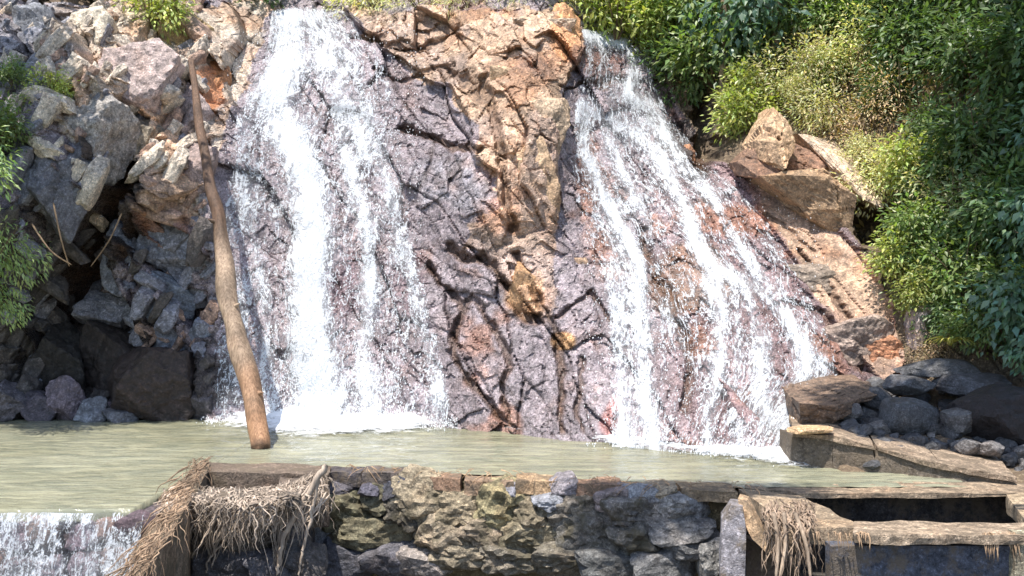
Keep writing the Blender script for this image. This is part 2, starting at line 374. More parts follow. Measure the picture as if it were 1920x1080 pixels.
WET = np.array([.275, .232, .247]); DRY = np.array([.46, .315, .215]); RUST = np.array([.30, .12, .045]); DARK = np.array([.045, .036, .032])
NX, NZ = 800, 500
gx = np.linspace(-8.8, 8.8, NX); gz = np.concatenate([np.linspace(-1.4, -.1, 12), np.linspace(-.08, 7.3, NZ-42), np.linspace(7.4, 12, 30)])
X, Z = np.meshgrid(gx, gz, indexing='ij'); X = X.ravel(); Z = Z.ravel()
Y0 = FM(X, Z); PX, PY = pxy(X, Y0, Z)
big, fine, crack, grv, c1, c2 = detail(X, Z, PX, PY)
BIGG = big.reshape(NX, NZ)
Yc = Y0+big+fine
tone = (.8+.4*c2)[:, None]*(.85+.3*c1)[:, None]
nz = fbm(X*2.2, Z*2.2, 120, 5)
dryw = np.zeros(X.shape)
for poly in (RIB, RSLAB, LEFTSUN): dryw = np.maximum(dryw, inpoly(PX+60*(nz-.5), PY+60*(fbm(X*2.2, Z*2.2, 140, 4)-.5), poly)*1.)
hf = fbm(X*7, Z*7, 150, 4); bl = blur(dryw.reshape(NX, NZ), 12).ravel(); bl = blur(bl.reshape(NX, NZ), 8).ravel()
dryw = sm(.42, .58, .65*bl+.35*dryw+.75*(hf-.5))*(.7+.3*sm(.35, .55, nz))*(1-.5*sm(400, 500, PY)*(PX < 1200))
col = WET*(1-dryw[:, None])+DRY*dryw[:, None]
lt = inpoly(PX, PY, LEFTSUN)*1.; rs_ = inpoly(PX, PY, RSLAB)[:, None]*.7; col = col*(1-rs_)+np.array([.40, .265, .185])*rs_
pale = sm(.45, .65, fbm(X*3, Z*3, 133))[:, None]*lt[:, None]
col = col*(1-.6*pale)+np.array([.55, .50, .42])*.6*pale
# wet right face is more purple brown; dark patches paint shade into lower left, cleft and recess
rt = sm(1150, 1350, PX)*(1-dryw); col = col*(1-.6*rt[:, None])+np.array([.17, .09, .085])*.6*rt[:, None]
ru = sm(.54, .68, fbm(X*1.8, Z*1.8, 160, 4))*.5*sm(700, 900, PX); col = col*(1-ru[:, None])+RUST*ru[:, None]
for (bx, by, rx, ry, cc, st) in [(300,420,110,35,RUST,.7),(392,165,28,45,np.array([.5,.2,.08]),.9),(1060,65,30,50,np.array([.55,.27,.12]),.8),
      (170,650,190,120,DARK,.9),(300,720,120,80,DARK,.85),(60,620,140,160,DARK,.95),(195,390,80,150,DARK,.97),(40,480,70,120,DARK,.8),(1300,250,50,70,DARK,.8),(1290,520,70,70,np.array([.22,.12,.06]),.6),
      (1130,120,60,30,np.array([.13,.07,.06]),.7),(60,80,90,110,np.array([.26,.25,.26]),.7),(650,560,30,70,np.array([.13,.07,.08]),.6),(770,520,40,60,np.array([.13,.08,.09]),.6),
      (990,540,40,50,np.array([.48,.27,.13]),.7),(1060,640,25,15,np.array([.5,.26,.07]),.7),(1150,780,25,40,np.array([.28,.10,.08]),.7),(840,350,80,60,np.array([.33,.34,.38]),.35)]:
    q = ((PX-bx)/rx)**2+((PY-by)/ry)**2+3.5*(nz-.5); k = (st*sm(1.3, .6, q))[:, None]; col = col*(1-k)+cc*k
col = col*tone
ck = (.6*crack*(1-.35*dryw))[:, None]; col = col*(1-ck)+np.array([.05, .032, .024])*ck
gk = (.85*grv)[:, None]; col = col*(1-gk)+np.array([.10, .055, .032])*gk
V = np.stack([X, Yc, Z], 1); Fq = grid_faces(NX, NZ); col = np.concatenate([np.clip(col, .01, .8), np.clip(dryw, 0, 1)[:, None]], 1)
HILL = [(1190,-900),(1215,40),(1270,200),(1340,300),(1400,330),(1480,300),(1600,460),(1665,560),(1700,700),(1700,760),(1640,860),(1600,1100),(4000,1100),(4000,-900)]
fc = Fq[:, 0]; hill = inpoly(PX[fc], PY[fc], HILL) | (PY[fc] < -6)
def sub(mask):
    f = Fq[mask]; u, inv = np.unique(f, return_inverse=True); return u, inv.reshape(f.shape)
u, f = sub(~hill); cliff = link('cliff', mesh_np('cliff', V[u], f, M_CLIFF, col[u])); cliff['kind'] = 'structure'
u, f = sub(hill); hs = link('hillside', mesh_np('hillside', V[u], f, M_SOIL)); hs['kind'] = 'structure'
def face_y(px, py, d=0.):
    x, y, z = onface(px, py); return np.array([float(x), float(y)+d, float(z)])
def FS(x, z, water=False):   # surface including the big blocks (bilinear), for things that lie on it
    iu = np.clip(np.interp(x, gx, np.arange(NX)), 0, NX-1.001); iv = np.clip(np.interp(z, gz, np.arange(NZ)), 0, NZ-1.001)
    i, j = iu.astype(int), iv.astype(int); a, b = iu-i, iv-j; G = SURFW if water else SURF
    return (G[i, j]*(1-a)+G[i+1, j]*a)*(1-b)+(G[i, j+1]*(1-a)+G[i+1, j+1]*a)*b
SURF = blur((Yc).reshape(NX, NZ), 3); SURFW = blur(blur((Yc).reshape(NX, NZ), 10), 8)

# ------------------------------------------------------------------ falls
def make_fall(name, label, left, right, r0, r1, nu, nv, streams, base, offs=.05):
    v = np.linspace(0, 1, nv); u = np.linspace(0, 1, nu); U, Vv = np.meshgrid(u, v, indexing='ij')
    row = r0+(r1-r0)*Vv
    le = np.interp(row, [p[1] for p in left], [p[0] for p in left]); ri = np.interp(row, [p[1] for p in right], [p[0] for p in right])
    px = le+(ri-le)*U; py = row
    x, y, z = onface(px.ravel(), py.ravel()); px = px.ravel(); py = py.ravel(); U = U.ravel()
    dens = np.full(px.shape, base)
    jx = 18*(fbm(x*2.5, z*1.2, 200)-.5)
    for amp, pts in streams:
        d, wd = pdist(px+jx, py, pts); wd = wd*(.74 if name == 'waterfall' else .85); dens = np.maximum(dens, base+(amp-base)*np.exp(-(d/wd)**2))
    dens *= .62+.76*fbm(x*3.2, z*2.2, 210, 4)
    edge = np.minimum(sm(0, .07, U), sm(1, .93, U))*sm(r0-2, r0+14, py); dens = dens*edge
    ys = .75*FS(x, z, True)+.25*FS(x, z)-offs-.10*np.clip(dens, 0, 1.1)-.05*(fbm(U*26, z*1.6, 220, 3)-.5)
    wdt = np.interp(py, [r0, r1], [1.6, 3.0])
    arc = -z*1.35
    me = mesh_np(name, np.stack([x, ys, z], 1), grid_faces(nu, nv), M_FALL, None, True, {'dens': dens, 'flow': np.stack([U*wdt, arc, 0*z], 1)})
    return tag(link(name, me), label, 'waterfall')
make_fall('waterfall', 'tall broad white waterfall pouring down the rock face beside the leaning log',
    [(505,12),(495,60),(475,120),(440,200),(420,300),(405,420),(395,600),(375,800)], [(640,12),(690,60),(740,120),(765,200),(775,330),(800,480),(850,650),(875,800)],
    12, 800, 300, 460,
    [(1.05,[(550,12,44),(545,100,54),(520,190,46),(530,240,46)]),(1.25,[(545,240,36),(580,350,40),(585,500,38),(588,650,44),(600,800,64)]),
     (.90,[(575,20,54),(625,110,50),(650,190,40),(690,300,26)]),
     (.72,[(580,60,28),(665,150,28),(700,260,22),(735,380,20),(762,470,16),(790,600,18),(830,770,25)]),
     (.9,[(640,180,34),(655,300,30),(690,430,22),(692,520,20),(685,640,24),(705,790,32)]),
     (.70,[(480,190,28),(452,330,24),(470,420,20),(500,560,20),(510,790,30)]),
     (.62,[(430,330,15),(440,460,20),(455,620,22),(430,790,30)]),
     (.9,[(520,790,40),(640,785,40),(760,795,25)])], .47)
make_fall('cascade', 'narrower split cascade running down the right side of the rock face',
    [(1085,50),(1090,100),(1075,170),(1070,210),(1050,300),(1065,400),(1105,500),(1120,600),(1130,850)], [(1190,50),(1215,100),(1240,170),(1262,210),(1340,300),(1440,400),(1510,500),(1560,600),(1600,700),(1560,780),(1500,870)],
    50, 868, 320, 460,
    [(1.2,[(1095,62,14),(1140,72,16),(1172,84,12)]),(1.0,[(1184,100,12),(1184,165,15)]),
     (.95,[(1180,180,14),(1232,205,20),(1245,260,16)]),
     (.95,[(1088,200,14),(1098,290,14),(1128,370,14),(1160,430,15),(1195,490,18),(1190,560,22),(1200,640,22),(1208,740,20),(1228,850,18)]),
     (.75,[(1150,440,20),(1158,560,24),(1165,680,24),(1175,840,28)]),
     (.70,[(1090,200,12),(1180,240,20),(1240,300,24),(1270,370,20)]),
     (.95,[(1240,300,16),(1285,390,20),(1305,460,14),(1340,505,16),(1410,535,20),(1470,590,18),(1515,670,20),(1480,760,28),(1450,860,36)]),
     (.85,[(1335,520,20),(1352,600,22),(1345,690,20),(1322,770,20),(1318,860,22)]),
     (.85,[(1400,540,18),(1425,640,22),(1430,740,24),(1445,860,34)]),
     (.6,[(1205,490,10),(1245,570,12),(1275,650,12)]),(.75,[(1130,240,10),(1165,330,12),(1200,400,12),(1230,440,10)]),(.8,[(1215,225,16),(1270,300,18),(1330,380,14),(1390,470,14),(1450,560,18),(1540,690,14)]),(.7,[(1370,540,12),(1385,640,16),(1380,760,16),(1390,860,20)]),(.7,[(1150,500,10),(1142,640,12),(1150,840,14)])], .50)

# ------------------------------------------------------------------ ground, pool, foam
def wallY(x): return 9.58-.25*x
def sheet(name, poly, z, mat, kind='structure'):
    me = bpy.data.meshes.new(name); me.from_pydata([(a, b, z) for a, b in poly], [], [tuple(range(len(poly)))]); me.materials.append(mat)
    o = link(name, me); o['kind'] = kind; return o
sheet('ground', [(-90, -60), (90, -60), (90, 60), (-90, 60)], -1.45, M_BED)
# pool surface: gridded so that small waves are real
nx, ny = 420, 170
gx2 = np.linspace(-9, 4.2, nx); ty = np.linspace(0, 1, ny); A, B = np.meshgrid(gx2, ty, indexing='ij')
near = np.where(A < -3.05, 8.08, wallY(np.minimum(A, 4.2))-.05); near = np.where(A > 2.2, 9.02, near); far = 15.0
Yp = near+(far-near)*B**1.4
wave = .030*(fbm(A*1.6, Yp*5, 300, 4)-.5)+.014*(fbm(A*6, Yp*14, 310, 3)-.5)
Zp = wave; Zp = Zp-.10*sm(.012, 0, B)*(A < -3.05)
P = np.stack([A.ravel(), Yp.ravel(), Zp.ravel()], 1)
o = link('pool', mesh_np('pool', P, grid_faces(nx, ny), M_WATER, None, True)); o['kind'] = 'structure'
# foam along the foot of the falls
fpx = np.concatenate([np.linspace(330, 1560, 420)])
frow = np.interp(fpx, [330,600,720,850,1000,1120,1250,1380,1480,1560], [789,793,798,806,822,834,846,858,868,875])
fd = np.interp(fpx, [330,420,480,560,640,740,800,860,1100,1150,1230,1300,1380,1470,1560], [.45,.65,1.05,1.6,1.5,1.25,.9,.45,.45,.9,.85,.8,1.,1.05,.4])
fw = np.interp(fpx, [330,480,600,760,900,1130,1250,1470,1560], [.7,1.5,1.9,1.3,.5,.6,.65,.8,.5])
Yf = CAMZ*FP/(frow-540); k = np.linspace(0, 1, 36)
A = np.repeat(((fpx-960)/FP*Yf)[:, None], 36, 1); Bq = Yf[:, None]+.35-(fw[:, None]+.35)*k[None]
dn = fd[:, None]*(1-.95*k[None]**.8)*(.75+.5*fbm(A*2, Bq*2, 335)); hz = 0.015+.085*fd[:, None]*np.exp(-(k[None]/.30)**2)*(.1+1.6*fbm(A*3, Bq*3, 330))+.02*fbm(A*9, Bq*9, 331)
o = link('foam', mesh_np('foam', np.stack([A.ravel(), Bq.ravel(), hz.ravel()], 1), grid_faces(420, 36), M_FOAM, None, True, {'dens': dn.ravel()})); tag(o, kind='stuff')
# spray drops along the falls and at the foot
def drops(name, pts, r):
    n = len(pts); tv = np.array([(1,0,0),(-1,0,0),(0,1,0),(0,-1,0),(0,0,1.5),(0,0,-1.5)])
    tf = np.array([(0,2,4),(2,1,4),(1,3,4),(3,0,4),(2,0,5),(1,2,5),(3,1,5),(0,3,5)])
    v = pts[:, None]+tv[None]*r[:, None, None]*np.array([1, 1, 1.7]); f = tf[None]+6*np.arange(n)[:, None, None]
    o = link(name, mesh_np(name, v.reshape(-1, 3), f.reshape(-1, 3), M_DROP, None, True)); tag(o, kind='stuff')
pp = []
for n, (x0, x1), (r0_, r1_) in [(1500,(380,860),(776,806)),(3000,(430,800),(60,800)),(1800,(480,760),(690,805)),(1000,(1090,1250),(200,850)),(1000,(1230,1530),(300,865)),(500,(1300,1500),(780,870))]:
    a = RG.uniform(x0, x1, n); b = RG.uniform(r0_, r1_, n); x, y, z = onface(a, b); ys = FS(x, z)-.05-RG.exponential(.10, n); z = np.maximum(z+RG.normal(0, .03, n), .02); pp.append(np.stack([x, ys, z], 1))
pp = np.concatenate(pp); drops('spray', pp, RG.uniform(.003, .007, len(pp)))

# ------------------------------------------------------------------ rocks
import bmesh
_ico = {}
def ico(s):
    if s not in _ico:
        bm = bmesh.new(); bmesh.ops.create_icosphere(bm, subdivisions=s, radius=1)
        _ico[s] = (np.array([v.co[:] for v in bm.verts]), np.array([[v.index for v in f.verts] for f in bm.faces])); bm.free()
    return _ico[s]
def rock_mesh(name, size, col, seed, sub=4, mat=None, planes=None, rnd=.12, nplanes=11, rough=.06, rot=None):
    d, f = ico(sub); r = np.random.default_rng(seed)
    if planes is None:
        nn = r.normal(size=(nplanes, 3)); nn /= np.linalg.norm(nn, axis=1)[:, None]
        nn = np.concatenate([nn, np.array([(1,0,0),(-1,0,0),(0,1,0),(0,-1,0),(0,0,1),(0,0,-1)])+r.normal(size=(6, 3))*.18])
        nn /= np.linalg.norm(nn, axis=1)[:, None]; hh = r.uniform(.68, 1., len(nn))
    else:
        nn = np.array([p[:3] for p in planes], float); hh = np.array([p[3] for p in planes], float); l_ = np.linalg.norm(nn, axis=1); nn /= l_[:, None]
    q = d@nn.T; rad = np.where(q > 1e-3, hh/np.maximum(q, 1e-3), 99).min(1); rad = np.minimum(rad, 1.35)
    rad = rad*(1-rnd)+rnd*.95
    n1 = fbm3(d*2.2+seed, 5, 3); n2 = fbm3(d*7+seed, 8, 4)
    p = d*(rad*(1+rough*2*(n1-.5)+rough*1.3*(n2-.5)))[:, None]
    if rot: p = p@np.array(Matrix.Rotation(rot[0], 3, 'X')@Matrix.Rotation(rot[1], 3, 'Y')@Matrix.Rotation(rot[2], 3, 'Z')).T
    p = p*np.array(size)
    c = np.array(col)[None]*(.72+.56*n1)[:, None]*(.85+.3*n2)[:, None]
    return mesh_np(name, p, f, mat or M_ROCK, c, rnd > .3)
PINK = (.46, .36, .33); TAN = (.50, .36, .23); GREY = (.27, .27, .30); DGREY = (.085, .085, .095); BLK = (.035, .032, .034); BRN = (.13, .085, .06); CRM = (.68, .60, .48)
def rock(px, py, wpx, hpx, col, label, seed, dy=0., depth=1., name='boulder', sub=4, rot=None, mat=None, Y=None, group=None, cat='rock', **kw):
    c = W(px, py, Y) if Y else face_y(px, py)
    s = c[1]/FP; sx, sz = wpx*s/2, hpx*s/2; sy = depth*(sx+sz)/2
    me = rock_mesh(name, (sx*1.08, sy, sz*1.08), col, seed, sub, mat, rot=rot, **kw)
    o = link(name, me, loc=(c[0], c[1]+dy, c[2])); return tag(o, label, cat, group)
ROCKS = [
 # px,py,w,h,colour,label,seed,dy
 (230,125,150,120,PINK,'sunlit pinkish slab jutting out above the dark triangular hollow',1,-.05),
 (130,250,150,120,(.36,.33,.30),'grey tan block topped with moss beside the upper end of the dark cleft',2,-.1),
 (92,345,105,150,(.22,.22,.25),'large grey block directly left of the long dark cleft',3,-.15),
 (258,262,60,80,(.40,.33,.24),'brown wedge of rock hanging at the head of the long dark cleft',4,-.2),
 (150,60,120,110,CRM,'cream coloured block high up in full sun left of the yellow green tuft',5,0),
 (340,60,80,90,(.36,.26,.13),'ochre block with one shaded side under the yellow green tuft',6,-.25),
 (245,25,90,70,CRM,'pale block touching the top edge of the picture left of the yellow green tuft',7,0),
 (330,235,90,110,PINK,'pinkish upright block between the dark hollow and the upper log',8,-.05),
 (335,330,130,110,(.40,.30,.27),'broad reddish block just left of the middle of the log',9,-.05),
 (392,165,52,90,(.50,.23,.10),'small bright orange rock beside the top end of the log',10,-.1),
 (40,60,100,110,(.24,.25,.28),'blue grey block in the upper left corner of the picture',11,0),
 (50,180,90,90,(.27,.27,.27),'grey block with a small bright green leaf plant on it at the left edge',12,-.1),
 (225,500,62,110,(.33,.35,.41),'tall blue grey wedge shaped stone standing alone in the shaded cleft',13,-.3),
 (310,440,110,100,(.30,.31,.36),'blue grey rock hanging under the rusty patch left of the log',14,-.2),
 (375,480,60,90,(.28,.29,.34),'narrow blue grey rock right against the middle of the log',15,-.15),
 (300,560,90,80,(.28,.31,.36),'blue grey rock in the middle of the shaded wall left of the log',16,-.25),
 (370,545,60,55,(.22,.22,.25),'small dark grey rock pressed against the log in the shaded wall',17,-.25),
 (190,580,100,50,(.33,.33,.38),'long blue grey ledge sloping down to the right in the shade',18,-.3),
 (265,600,75,45,(.35,.36,.41),'small pale lump at the lower right end of the sloping ledge',19,-.35),
 (320,655,90,75,(.31,.33,.40),'blue white stone above the round black boulder at the waterline',20,-.35),
 (385,640,75,80,(.30,.33,.40),'wet blue grey stone behind the lower log beside the waterfall',21,-.3),
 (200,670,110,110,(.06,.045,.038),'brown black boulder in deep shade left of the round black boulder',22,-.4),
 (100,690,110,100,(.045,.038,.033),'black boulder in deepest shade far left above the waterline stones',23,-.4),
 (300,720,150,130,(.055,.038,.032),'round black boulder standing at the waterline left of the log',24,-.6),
 (35,745,80,60,(.20,.18,.20),'purple grey stone leftmost on the waterline',25,-.6),
 (105,755,60,50,(.14,.12,.14),'dark stone second from the left on the waterline',26,-.6),
 (150,745,70,60,(.27,.22,.25),'pinkish stone third from the left on the waterline',27,-.65),
 (200,765,60,40,(.26,.27,.30),'pale flat stone just left of the round black boulder on the waterline',28,-.65),
 (245,772,50,26,(.20,.20,.22),'little flat stone touching the foot of the round black boulder',29,-.7),
 (385,760,60,70,(.13,.12,.13),'dark splashed stone at the waterline right of the round black boulder',30,-.3),
 # rib
 (1010,60,130,80,(.50,.38,.27),'smooth tan block on top of the dry rib below the grass',40,.05),
 (1062,70,56,110,(.56,.30,.15),'bright orange block at the top right end of the dry rib',41,-.1),
 (960,170,110,110,(.48,.33,.20),'ochre block in the upper middle of the dry rib',42,0),
 (1000,240,110,130,(.47,.35,.24),'largest tan block in the middle of the dry rib',43,-.05),
 (990,340,100,130,(.46,.32,.20),'tan block with a flat front low on the dry rib',44,-.05),
 (800,40,160,50,(.50,.34,.23),'flat reddish slab at the very top between waterfall and rib',45,.05),
 (930,70,110,70,(.46,.33,.25),'rounded pale brown block just under the grassy edge of the rib',46,.05),
 (985,390,60,80,(.36,.23,.13),'upright brown block at the lower end of the dry rib',47,-.15),
 (990,545,60,110,(.46,.27,.14),'long orange brown spur between two dark cracks under the rib',48,-.02),
 (1075,520,60,70,(.40,.27,.18),'small brown block left of the upper cascade run',49,.03),
 # right slope
 (1600,640,130,80,(.33,.25,.205),'brown grey slab at the lower end of the long tan slope',51,-.05),
 (1655,655,90,70,(.42,.20,.11),'red brown stone at the lowest corner of the long tan slope',52,-.05),
 (1540,520,120,60,(.24,.19,.15),'dark stained ledge under the long tan slope beside the cascade',53,0),
 (1290,290,36,40,(.45,.22,.12),'small orange stone at the right edge of the upper cascade',54,-.05),
 (1725,610,60,90,(.42,.34,.31),'upright pinkish stone under the bushes right of the long tan slope',55,-.3),
 (1790,605,70,60,(.33,.24,.17),'brown stone beside the yellow striped plant',56,-.3),
]
for i, (px, py, w_, h_, c, lab, sd, dy) in enumerate(ROCKS):
    k_ = 1.05; w_ *= k_*(.92 if sd < 24 else 1); h_ *= k_*(1.15 if sd < 24 else 1); c = tuple(q*(.66 if sd < 40 and py > 250 else .85 if sd < 40 else 1) for q in c); dy += .44 if sd < 24 else (.26 if 40 <= sd < 50 else .12)  # lower left rocks get darker colours to carry the shade there
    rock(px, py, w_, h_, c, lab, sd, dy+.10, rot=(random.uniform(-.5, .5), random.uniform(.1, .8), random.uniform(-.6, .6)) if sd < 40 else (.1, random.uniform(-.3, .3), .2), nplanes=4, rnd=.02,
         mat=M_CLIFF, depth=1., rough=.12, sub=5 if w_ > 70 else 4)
frag = [[rock_mesh('rock_fragment', (1, .8, .62), c, 1200+i+10*j, 3, M_CLIFF, nplanes=4, rnd=.02, rough=.12) for i in range(4)] for j, c in enumerate([(.55, .47, .38), (.22, .22, .25), (.09, .078, .072), (.33, .22, .165)])]
LF = [(0,0),(380,0),(385,200),(400,420),(410,640),(380,770),(0,780)]; SHD = [(200,250),(260,270),(200,450),(400,620),(400,780),(0,780),(0,560),(120,520)]
k = 0
while k < 330:
    px, py = random.uniform(0, 420), random.uniform(0, 780)
    if not inpoly(np.array([px]), np.array([py]), LF)[0]: continue
    g = inpoly(np.array([px]), np.array([py]), [(225,240),(285,270),(235,430),(140,570),(80,540),(140,430)])[0]
    if g and random.random() < 2: continue
    if py < 400: j = random.choice([0, 0, 0, 1, 3]) if px > 90 else random.choice([1, 1, 0])
    else: j = random.choice([1, 1, 2, 3] if px > 130 and py < 680 else [2, 2, 1])
    c = face_y(px, py, 0); c[1] = FS(c[0], c[2])+.02; sz = random.choice([.09, .12, .15, .2, .26])
    o = link('rock_fragment', random.choice(frag[j]), loc=c); o.scale = (sz*random.uniform(.9, 1.6), sz*.9, sz*random.uniform(.6, 1.)); o.rotation_euler = (random.uniform(-.3, .3), -random.uniform(.7, 1.25) if random.random() < .8 else random.uniform(.3, .9), random.uniform(-.3, .3))
    tag(o, ['one of the many small pale fragments in the sunlit part of the left rock wall', 'one of the many small blue grey fragments in the left rock wall', 'one of the many small blackish fragments low in the left rock wall', 'one of the many small reddish brown fragments in the left rock wall'][j], 'rock', ['pale fragments', 'blue grey fragments', 'blackish fragments', 'reddish brown fragments'][j]+' of the left rock wall'); k += 1
# the angular brown outcrop right of the cascade: peak, slab and wedge are boulders of their own
def poly_rock(name, label, pts, col, back=.9, jit=.0):
    """rock from a convex hull of outline points (photo x, photo y, metres away) pushed back for its body"""
    bm = bmesh.new()
    for p in pts:
        q = W(*p); bm.verts.new(q)
        r_ = q+np.array([0, back, .05]); bm.verts.new(r_)
    bmesh.ops.convex_hull(bm, input=bm.verts)
    bmesh.ops.triangulate(bm, faces=bm.faces)
    for _ in range(4): bmesh.ops.subdivide_edges(bm, edges=bm.edges, cuts=1, use_grid_fill=True)
    vs = np.array([v.co[:] for v in bm.verts]); cn = vs.mean(0)
    bm.faces.ensure_lookup_table(); f = np.array([[v.index for v in fa.verts] for fa in bm.faces]); bm.free()
    n = fbm3(vs*4, 3, 4)-.5; n2 = fbm3(vs*14, 5, 3)-.5
    dirv = (vs-cn)/np.linalg.norm(vs-cn, axis=1)[:, None]; f_, e_, _c = facets(vs[:, 0]*3.3+vs[:, 1]*1.3, vs[:, 2]*3.0-vs[:, 1]*1.1, 95, 1.3); vs = vs+dirv*(.07*n+.05*n2+.055*f_-.03*sm(.07, 0, e_))[:, None]
    o = link(name, mesh_np(name, vs-cn, f, M_CLIFF, np.array(col)[None]*(1+.5*n)[:, None])); o.location = cn
    return tag(o, label, 'rock')
poly_rock('boulder', 'narrow pointed tan boulder peak with one bright facet under the pale bush', [(1450,203,13.75),(1418,262,13.5),(1470,316,13.15),(1497,262,13.6),(1455,268,13.2),(1425,300,13.5)], (.46,.31,.19), .8)
poly_rock('boulder', 'dark brown block left of the narrow pointed peak', [(1384,302,13.7),(1425,268,13.7),(1468,320,13.3),(1425,334,13.4),(1390,328,13.7)], (.22,.13,.085), .7)  # dark colour stands for the shaded left side of the peak
poly_rock('boulder', 'reddish brown shaded block between the pointed peak and the sunlit slab', [(1490,266,14.0),(1578,306,13.75),(1478,324,13.6),(1470,300,13.6),(1540,318,13.6)], (.25,.14,.09), .7)  # dark colour stands for shade under the sunlit slab
poly_rock('boulder', 'big brown wedge shaped boulder with a flat shaded front beside the black hollow', [(1425,330,13.3),(1545,314,13.1),(1608,368,12.85),(1598,455,13.05),(1590,460,13.1),(1500,402,13.4),(1545,330,12.95)], (.33,.215,.125), .9)
poly_rock('boulder', 'pale sunlit slab lying behind the big brown wedge boulder', [(1495,250,14.1),(1585,302,13.5),(1658,392,13.0),(1640,330,14.0),(1560,262,14.4),(1600,345,13.2),(1615,370,13.1)], (.52,.40,.30), .5)
# low flat rock and bank stones, lower right
bank = []
BX = [
 (1520,806,90,16,10.0,(.52,.35,.20),'thin orange tan stone lying on top of the low concrete wedge'),
 (1700,782,100,76,10.5,(.13,.135,.145),'largest rounded grey stone in the shaded rubble heap'),
 (1875,778,150,130,10.3,(.03,.024,.026),'big black boulder at the right edge behind the rubble heap'),
 (1765,690,130,34,11.3,(.12,.12,.125),'long flat dark slab at the top of the rubble heap'),
 (1830,728,120,50,11.0,(.11,.11,.12),'wide dark grey slab leaning on the big black boulder'),
 (1700,722,90,34,11.1,(.16,.16,.17),'flat grey stone between tan slope and rubble heap'),
 (1640,745,60,40,11.0,(.15,.15,.16),'grey stone right behind the flat topped tan rock'),
 (1817,838,50,34,9.9,(.28,.26,.25),'pale stone at the lower rim of the rubble heap'),
 (1858,842,52,32,9.8,(.27,.25,.24),'pale stone nearest the right edge on the rim of the rubble heap'),
 (1800,790,60,56,10.3,(.17,.17,.175),'upright grey stone left of the big black boulder'),
 (1590,770,50,36,10.7,(.20,.19,.19),'grey stone next to the right end of the flat topped tan rock')]
for i, (px, py, w_, h_, Y_, c, lab) in enumerate(BX):
    c = tuple(q*(.62 if max(c) < .3 else 1) for q in c)  # dark rubble scaled down further, shade of the heap in its colour
    rock(px, py, w_, h_, c, lab, 80+i, Y=Y_, rot=(.1, random.uniform(-.25, .25), .3), rnd=.4 if i in (1,) else .15, depth=1.1, name='boulder' if w_ > 85 else 'stone')
poly_rock('boulder', 'flat topped tan rock with a dark front at the foot of the cascade', [(1486,742,10.9),(1540,722,11.2),(1625,716,11.2),(1648,738,10.9),(1565,762,10.4),(1500,756,10.45),(1500,795,10.6),(1560,798,10.5),(1570,790,10.45)], (.17,.115,.08), .5)
# bank under them
bx = np.linspace(2.9, 9, 120); by = np.linspace(9.35, 12.6, 90); A, B = np.meshgrid(bx, by, indexing='ij')
Hh = -.12+.42*sm(9.35, 10.6, B)+.5*sm(10.6, 12.2, B)+.12*(fbm(A*3, B*3, 400)-.5); Hh = Hh-.8*sm(3.3, 2.9, A)
o = link('bank', mesh_np('bank', np.stack([A.ravel(), B.ravel(), Hh.ravel()], 1), grid_faces(120, 90), M_SOIL)); o['kind'] = 'structure'
def bankz(x, y): return -.12+.42*float(sm(9.35, 10.6, np.array(y)))+.5*float(sm(10.6, 12.2, np.array(y)))
smalls = [rock_mesh('rubble_stone', (1, .9, .7), (.075, .075, .08), 500+i, 3, None, nplanes=7) for i in range(6)]
smalls2 = [rock_mesh('rubble_stone', (1, .9, .7), (.15, .14, .135), 520+i, 3, None, nplanes=7) for i in range(3)]
for i in range(300):
    y = random.uniform(9.75, 11.6); x = random.uniform(3.25+.1*(y-9.7), 5.9)
    px, py = pxy(x, y, bankz(x, y))
    if px < 1580+max(0, (760-py))*.3 or px > 1950: continue
    s = random.choice([.05, .07, .09, .13]); o = link('rubble_stone', random.choice(smalls+smalls2), loc=(x, y, bankz(x, y)+s*.3))
    o.scale = (s*random.uniform(.8, 1.3), s, s*random.uniform(.7, 1.1)); o.rotation_euler = (random.uniform(-.4, .4), random.uniform(-.4, .4), random.uniform(0, 6))
    tag(o, 'one of many small angular grey stones in the shaded rubble heap', 'stone', 'small stones of the rubble heap')

# ------------------------------------------------------------------ log
def tube(name, pts, rad, mat, col=(1, 1, 1), seg=10, rough=.0, parent=None, cols=None, cap=True, loc=(0, 0, 0)):
    me = tubes_mesh(name, [(pts, rad, cols if cols is not None else col)], mat, seg, rough, cap, np.array(loc)); return link(name, me, parent, None if parent else loc)
def smooth_path(pts, rad, n):
    pts = np.array(pts, float); rad = np.array(rad, float) if np.ndim(rad) else np.full(len(pts), rad)
    t = np.linspace(0, len(pts)-1, n); i = np.clip(t.astype(int), 0, len(pts)-2); f = (t-i)[:, None]
    P0 = pts[np.maximum(i-1, 0)]; P1 = pts[i]; P2 = pts[i+1]; P3 = pts[np.minimum(i+2, len(pts)-1)]
    p = .5*((2*P1)+(-P0+P2)*f+(2*P0-5*P1+4*P2-P3)*f**2+(-P0+3*P1-3*P2+P3)*f**3)
    return p, rad[i]*(1-f[:, 0])+rad[i+1]*f[:, 0]
